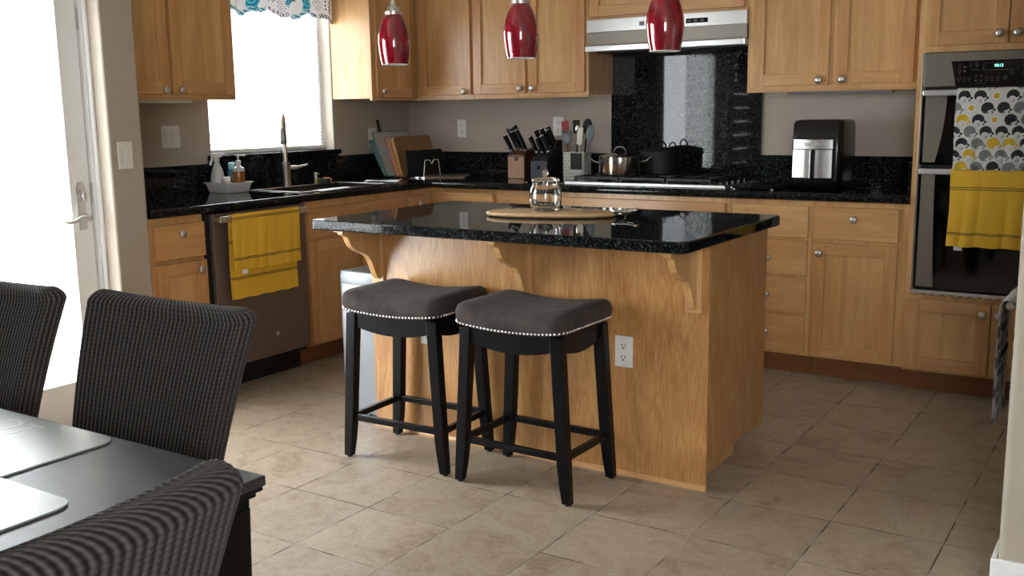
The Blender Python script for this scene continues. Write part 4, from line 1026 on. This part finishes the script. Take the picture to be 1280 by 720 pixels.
# ------------------------------------------------------------------ stools
def make_stool(label, loc, rot):
    r = thing('bar_stool', label, 'stool', loc, rot)
    W2, D2 = .228, .185
    def zsad(x): return .016*(x/W2)**2
    # legs
    tops = {(-1, -1): 0, (1, -1): 0, (-1, 1): 0, (1, 1): 0}
    for sx in (-1, 1):
        for sy in (-1, 1):
            m = MB(); rings = []
            for k in range(9):
                t = k/8; z = .585*(1-t)+.0
                x = sx*(W2-.040+.036*t+ (.010*max(0, t-.8)*5*.6)); y_ = sy*(D2-.038+.010*t)
                w = .046-.014*max(0, t-.75)*4*.9 if t > .75 else .046-.004*t
                if k == 8: z = .006
                rings.append([(x-w/2, y_-w*.42, z), (x+w/2, y_-w*.42, z), (x+w/2, y_+w*.42, z), (x-w/2, y_+w*.42, z)])
            loft(rings, m=m); o = sub('leg', m, M['stoolblack'], r, bevel=.003)
            x = sx*(W2-.040+.036+.006); y_ = sy*(D2-.028); sub('glide', MB().lathe([(.010, 0), (.010, .006)], (x, y_, 0), 12), M['slot'], o)
    # aprons, curved bottom
    def apron(axis, s_):
        N = 16; pts_t = []; pts_b = []
        half = (W2-.045) if axis == 'x' else (D2-.045)
        for k in range(N+1):
            u = -1+2*k/N; q = u*half; ztop = .585+(zsad(q) if axis == 'x' else .016)-.002
            zbot = .525-.004+.030*(abs(u)**2.2)*0+ (-.0)+.012*(1-u*u)*-1+.014*(u*u)
            pts_t.append((q, ztop)); pts_b.append((q, zbot))
        pts = pts_t+pts_b[::-1]; m = MB()
        if axis == 'x': m.prism(pts, s_*(D2-.035)-.010, s_*(D2-.035)+.010, 'y')
        else: m.prism(pts, s_*(W2-.040)-.010, s_*(W2-.040)+.010, 'x')
        sub('apron', m, M['stoolblack'], r, bevel=.0015)
    for s_ in (-1, 1): apron('x', s_); apron('y', s_)
    # stretchers
    zs = .165
    for s_ in (-1, 1):
        sub('stretcher', MB().box(-W2+.035, W2-.035, s_*(D2-.034)-.011, s_*(D2-.034)+.011, zs-.012, zs+.012), M['stoolblack'], r, bevel=.003)
        sub('stretcher', MB().box(s_*(W2-.014)-.011, s_*(W2-.014)+.011, -D2+.055, D2-.055, zs-.012, zs+.012), M['stoolblack'], r, bevel=.003)
    # seat
    m = MB(); rings = []
    for inset, z in ((.004, .585), (.0, .592), (-.004, .605), (-.005, .625), (.001, .640), (.014, .652), (.05, .659), (.10, .662), (.15, .663)):
        w, d = (W2-inset)*2, (D2-inset)*2; rad = max(.03, .045-inset*.2); rad = min(rad, w/2-.01, d/2-.01)
        ring_ = rr_ring(w, d, z, rad, 6)
        # subdivide long edges
        rg = []
        n = len(ring_)
        for k in range(n):
            a, b_ = ring_[k], ring_[(k+1) % n]; L_ = math.dist(a, b_); q = 14 if k in (6, 20) else (8 if k in (13, 27) else 1)
            for j in range(q): rg.append(tuple(a[i]+(b_[i]-a[i])*j/q for i in range(3)))
        rings.append([(x, y_, z_+zsad(x)*(1.0 if z_ < .63 else 1.5)) for x, y_, z_ in rg])
    loft(rings, m=m); sub('seat', m, M['fabric'], r, smooth=True, angle=75)
    # nail heads: counted only as one trim
    m = MB(); ring_ = rr_ring(2*(W2+.001), 2*(D2+.001), 0, .045, 8); n = len(ring_); acc = 0; last = None; pos = []
    P_ = ring_+[ring_[0]]; step = .0150; dist = 0
    for a, b_ in zip(P_[:-1], P_[1:]):
        L_ = math.dist(a, b_); t = (step-acc) if acc else 0
        t = -acc
        while t+step <= L_: t += step; pos.append(tuple(a[i]+(b_[i]-a[i])*t/L_ for i in range(3)))
        acc = L_-t
    for p in pos:
        z = .592+zsad(p[0]); m.sphere((p[0], p[1], z), .0056, 10, 5)
    sub('nailhead_trim', m, M['chrome'], r, smooth=True)
    return r
make_stool('black saddle stool with grey seat, left one of the pair at the island', (2.012, -2.522, 0), .035)
make_stool('black saddle stool with grey seat nearer the outlet, right one of the pair', (2.560, -2.532, 0), -.015)

# ------------------------------------------------------------------ trash can
r = thing('trash_can', 'tall silver trash can with dark lid beside the island end', 'trash can', (1.485, -2.095, 0))
def tc(w, d, z): return rr_ring(w, d, z, .022, 5)
sub('foot', loft([tc(.222, .322, 0), tc(.222, .322, .018)]), M['blackmat'], r)
sub('bin', loft([tc(.226, .326, .018), tc(.228, .328, .60)]), plain('silver_bin_metal', rgb(140, 144, 148), .35, .6), r, smooth=True, angle=50)
sub('lid', loft([tc(.234, .334, .60), tc(.236, .336, .64), tc(.226, .326, .655), tc(.19, .29, .658)]), brushed('lid_steel', rgb(84, 86, 88), .3), r, smooth=True, angle=40)
sub('pedal', MB().box(-.05, .05, -.185, -.16, .004, .02), M['blackmat'], r, bevel=.003)

# ------------------------------------------------------------------ pendants
def pendant(label, x, y_):
    zb = 1.545; r = thing('pendant_light', label, 'pendant lamp', (x, y_, zb), 0)
    pr = [(.055, 0), (.0605, .025), (.0655, .06), (.068, .09), (.066, .12), (.059, .15), (.048, .18), (.033, .207)]
    inn = [(a-.003, z) for a, z in pr[::-1]]
    sub('glass_shade', MB().lathe(pr+inn+[pr[0]], seg=48, caps=False), M['red'], r, smooth=True, angle=70)
    sub('shade_rim', MB().lathe([(.0555, -.0015), (.0555, .001), (.0505, .001), (.0505, -.0015), (.0555, -.0015)], seg=40, caps=False), M['plastic'], r, smooth=True)
    sub('inner_shade', MB().lathe([(a-.0032, z+.001) for a, z in pr], seg=40, caps=False), M['plastic'], r, smooth=True)
    sub('socket_cap', MB().lathe([(.036, .204), (.036, .217), (.028, .222), (.024, .235), (.013, .243), (.009, .262)], seg=28), M['nickel'], r, smooth=True)
    sub('bulb', MB().sphere((0, 0, .11), .028), M['plastic'], r, smooth=True)
    sub('stem', MB().lathe([(.005, .26), (.005, CEIL-zb-.02)], seg=10), M['nickel'], r, smooth=True)
    sub('ceiling_canopy', MB().lathe([(.03, CEIL-zb-.03), (.06, CEIL-zb-.012), (.06, CEIL-zb)], seg=28), M['nickel'], r, smooth=True)
pendant('red glass pendant lamp nearest the sink window', 1.63, -2.13)
pendant('middle red glass pendant lamp over the island', 2.275, -2.145)
pendant('red glass pendant lamp hanging before the range hood', 2.885, -2.15)

# ------------------------------------------------------------------ dining table, mats, chairs
TZ = .76; TX1, TY1, TX0, TY0 = 3.235, -4.462, 1.75, -5.50
r = thing('dining_table', 'black dining table with moulded edge in the foreground', 'table', (2.5, -4.98, 0)); Lt = (2.5, -4.98, 0)
sub('tabletop', MB().box(TX0, TX1, TY0, TY1, TZ-.018, TZ), M['tabletop'], r, world=Lt, bevel=.003)
m = MB()
for k, (ins, z0, z1) in enumerate(((.004, TZ-.026, TZ-.0185), (.012, TZ-.036, TZ-.026), (.020, TZ-.052, TZ-.036))): m.box(TX0+ins, TX1-ins, TY0+ins, TY1-ins, z0, z1)
sub('edge_moulding', m, M['black'], r, world=Lt, bevel=.002)
m = MB(); i = .05
m.box(TX0+i, TX1-i, TY1-i-.02, TY1-i, .66, TZ-.052); m.box(TX0+i, TX1-i, TY0+i, TY0+i+.02, .66, TZ-.052); m.box(TX1-i-.02, TX1-i, TY0+i, TY1-i, .66, TZ-.052); m.box(TX0+i, TX0+i+.02, TY0+i, TY1-i, .66, TZ-.052)
sub('apron', m, M['black'], r, world=Lt)
for x in (TX0+.065, TX1-.065):
    for y_ in (TY0+.065, TY1-.065):
        sub('leg', MB().bar((x, y_, 0), (x, y_, TZ-.052), .062, .062, .092, .092), M['black'], r, world=Lt, bevel=.003)
# place mats
M['mat'] = plain('frosty_glossy_vinyl', rgb(150, 160, 158), .30, var=.05)
M['matink'] = plain('pale_mat_ink', rgb(186, 188, 184), .3)
def mat(label, cx, cy, w, d, rot, txt=None):
    r = thing('place_mat', label, 'place mat', (cx, cy, TZ), rot)
    m = MB(); g = MB()
    sub('sheet', loft([[(p[0], p[1], z) for p in rr_ring(w, d, 0, .035, 8)] for z in (.0005, .0035)]), M['mat'], r)
    if txt:
        tm = text_mesh(txt, .085, .0002); tm.xf(Matrix.Translation((w/2-.24, d/2-.06, .0037))); sub('printed_lettering', tm, M['matink'], r)
mat('glossy pale place mat on the kitchen side of the table', 2.655, -4.618, .43, .29, 0, 'OT')
mat('glossy pale place mat nearest the camera on the table', 2.93, -4.915, .30, .43, .0)

def make_chair(label, loc, rot):
    r = thing('dining_chair', label, 'chair', loc, rot)
    # faces local -y; backrest at +y
    perim = 1.03; NR = 84; per = 4; NU = NR*per; NV = 120
    m = MB(); m.uv = []
    z0, z1 = .40, .962
    def pt(u, v):
        # v: 0..1 up the back and closing over the top
        if v < .90: t = v/.90; z = z0+(z1-.03-z0)*t; sh = 1.0
        else:
            a = (v-.90)/.10*PI/2; t = 1; z = z1-.03+.03*math.sin(a); sh = math.cos(a)
        hw = .176+.066*t; th = .040-.008*t
        hw2 = hw-.028*(1-sh); th2 = th*sh+.0006
        n = 7.0; a = 2*PI*u
        ca, sa = math.cos(a), math.sin(a)
        # rounded rectangle by arclength
        P = 4*hw2+4*th2; s_ = u*P
        if s_ < 2*hw2: x, y = -hw2+s_, -th2
        elif s_ < 2*hw2+2*th2: x, y = hw2, -th2+(s_-2*hw2)
        elif s_ < 4*hw2+2*th2: x, y = hw2-(s_-2*hw2-2*th2), th2
        else: x, y = -hw2, th2-(s_-4*hw2-2*th2)
        rc = min(.024, th2)
        # round corners
        cx_, cy_ = hw2-rc, th2-rc
        if abs(x) > cx_ and abs(y) > cy_:
            ax, ay = abs(x)-cx_, abs(y)-cy_; l = max(1e-6, math.hypot(ax, ay)); x = math.copysign(cx_+ax/l*rc, x); y = math.copysign(cy_+ay/l*rc, y)
        nx, ny = (x/hw2)**9, (y/max(th2, .001))**9; l = max(1e-6, math.hypot(nx, ny)); nx, ny = nx/l, ny/l
        rib = .0008*math.sin(u*NR*2*PI)*(sh**.5)
        x += nx*rib; y += ny*rib
        y += .020*(1-(x/hw)**2)*.9*(.3+.7*t) - .02           # hollowed to the sitter
        y += .115*t*t*.6+.06*t                                # leans back
        z += .010*(abs(x)/hw)**2*t + 0
        z += .0007*math.sin(u*NR*2*PI)*(1-sh)
        return (x, y, z)
    for j in range(NV+1):
        for i in range(NU): m.uv.append((i/NU*NR+.25, (min(j/NV, .9)*(z1-z0)/.9+max(0, j/NV-.9)*.45)/.0088))
    m.grid(NU, NV, pt, closed_u=True)
    m.f.append(tuple(NV*NU+k for k in range(NU))); m.mi.append(0)
    ob = sub('backrest', m, M['chairfab'], r, smooth=True, angle=80)
    # seat
    sm = loft([rr_ring(.43, .42, .40, .03), rr_ring(.44, .43, .42, .04), rr_ring(.44, .43, .455, .04), rr_ring(.42, .41, .478, .04), rr_ring(.34, .33, .488, .04)])
    sm.xf(Matrix.Translation((0, -.225, 0))); sm.uv = [(p[0]/.0105, p[1]/.0105) for p in sm.v]
    sub('seat', sm, M['chairfab'], r, smooth=True, angle=60)
    for sx in (-1, 1):
        for y_, ly in ((-.40, -.41), (-.03, .03)):
            sub('leg', MB().bar((sx*.19, ly, 0), (sx*.185, y_, .41), .028, .028, .042, .042), M['black'], r, bevel=.002)
    return r
def dup(root, loc, rot, label):
    r2 = root.copy(); COL.objects.link(r2); r2.location = loc; r2.rotation_euler = (0, 0, rot); r2['label'] = label
    for ch in list(root.children):
        c_ = ch.copy(); COL.objects.link(c_); c_.parent = r2
    return r2
ch = make_chair('charcoal waffle-covered dining chair on the kitchen side, nearest the table corner', (2.715, -4.335, 0), 0)
dup(ch, (2.145, -4.37, 0), .0, 'charcoal waffle-covered dining chair beside the patio door, cut by the frame')
dup(ch, (3.475, -5.076, 0), -PI/2, 'ribbed grey dining chair at the table end, closest to the camera')

# ------------------------------------------------------------------ refrigerator (mostly behind the partition)
r = thing('refrigerator', 'steel refrigerator tucked behind the wall end on the right', 'refrigerator', (4.5, -2.08, 0)); Lr = (4.5, -2.08, 0)
sub('case', MB().box(4.19, 4.90, -2.50, -1.64, .02, 1.78), plain('fridge_grey', rgb(60, 60, 62), .5), r, world=Lr, bevel=.004)
o = sub('freezer_drawer', MB().box(4.135, 4.188, -2.495, -1.645, .06, .74), M['steelz'], r, world=Lr, bevel=.006)
m = MB(); m.tube([(4.035, -1.985, .695), (4.035, -1.70, .695)], .012, 12); m.tube([(4.136, -1.96, .695), (4.035, -1.96, .695)], .009, 8); m.tube([(4.136, -1.72, .695), (4.035, -1.72, .695)], .009, 8); sub('handle', m, M['nickel'], o, world=Lr, smooth=True)
for a, b_ in ((-2.495, -2.075), (-2.065, -1.645)): sub('fridge_door', MB().box(4.135, 4.188, a, b_, .75, 1.77), M['steelz'], r, world=Lr, bevel=.006)
r = thing('printed_towel', 'white towel with dark grey print peeking past the wall end', 'towel', (4.033, -1.86, .695), -PI/2)
m = drape(.30, .41, .30, .022, lambda x, s: hens(x, s, False, 5), 'cloth', None, res=.0035, wav=.006, seed=13)
sub('cloth', m, M['hencloth'], r, smooth=True, solid=.0012)

# ------------------------------------------------------------------ light
wd = bpy.data.worlds.new('overcast_sky'); scene.world = wd; wd.use_nodes = True; nt = wd.node_tree; nt.nodes.clear()
bg = nt.nodes.new('ShaderNodeBackground'); ou = nt.nodes.new('ShaderNodeOutputWorld'); bg.inputs[0].default_value = (.90, .96, 1.0, 1); bg.inputs[1].default_value = 7.0
nt.links.new(bg.outputs[0], ou.inputs[0])
def portal(name, loc, sx, sy, rot):
    l = bpy.data.lights.new(name, 'AREA'); l.shape = 'RECTANGLE'; l.size = sx; l.size_y = sy; l.cycles.is_portal = True
    o = bpy.data.objects.new(name, l); COL.objects.link(o); o.location = loc; o.rotation_euler = rot; return o
portal('door_daylight', (.40, (DY0+DY1)/2, 1.03), 2.1, 1.7, (0, -PI/2, 0))
portal('sink_window_daylight', (-.18, -1.255, 1.65), 1.2, 1.1, (0, -PI/2, 0))
portal('added_fill_window_daylight', ((FX0+FX1)/2, RY0-.12, 1.65), 1.5, 1.6, (PI/2, 0, 0))  # portal for the added fill window
portal('added_slat_window_daylight', (.40, -5.06, 1.42), 1.4, 1.0, (0, -PI/2, 0))  # portal for the added window with slats

# ------------------------------------------------------------------ camera
yaw, pitch, roll, f = 0.5755266, -0.1721675, -0.0144043, 1265.95
cy, sy, cp, sp = math.cos(yaw), math.sin(yaw), math.cos(pitch), math.sin(pitch)
fwd = Vector((-sy*cp, cy*cp, sp)); rt = Vector((cy, sy, 0)); up = rt.cross(fwd)
c_, s_ = math.cos(roll), math.sin(roll); R_ = c_*rt+s_*up; U_ = -s_*rt+c_*up
cam = bpy.data.cameras.new('camera'); co = bpy.data.objects.new('camera', cam); COL.objects.link(co)
cam.sensor_width = 36; cam.lens = f/1280*36; cam.clip_start = .02
mw = Matrix((R_, U_, -fwd)).transposed().to_4x4(); mw.translation = Vector((4.4357, -5.5659, 1.3390)); co.matrix_world = mw
scene.camera = co
vs_ = scene.view_settings; vs_.view_transform = 'Standard'; vs_.look = 'None'; vs_.gamma = 1; vs_.exposure = 1.72; vs_.use_curve_mapping = False
scene.cycles.use_denoising = True; scene.cycles.max_bounces = 10; scene.cycles.diffuse_bounces = 5; scene.cycles.glossy_bounces = 5; scene.cycles.transparent_max_bounces = 12
scene.cycles.sample_clamp_indirect = 6.0; scene.cycles.caustics_reflective = True
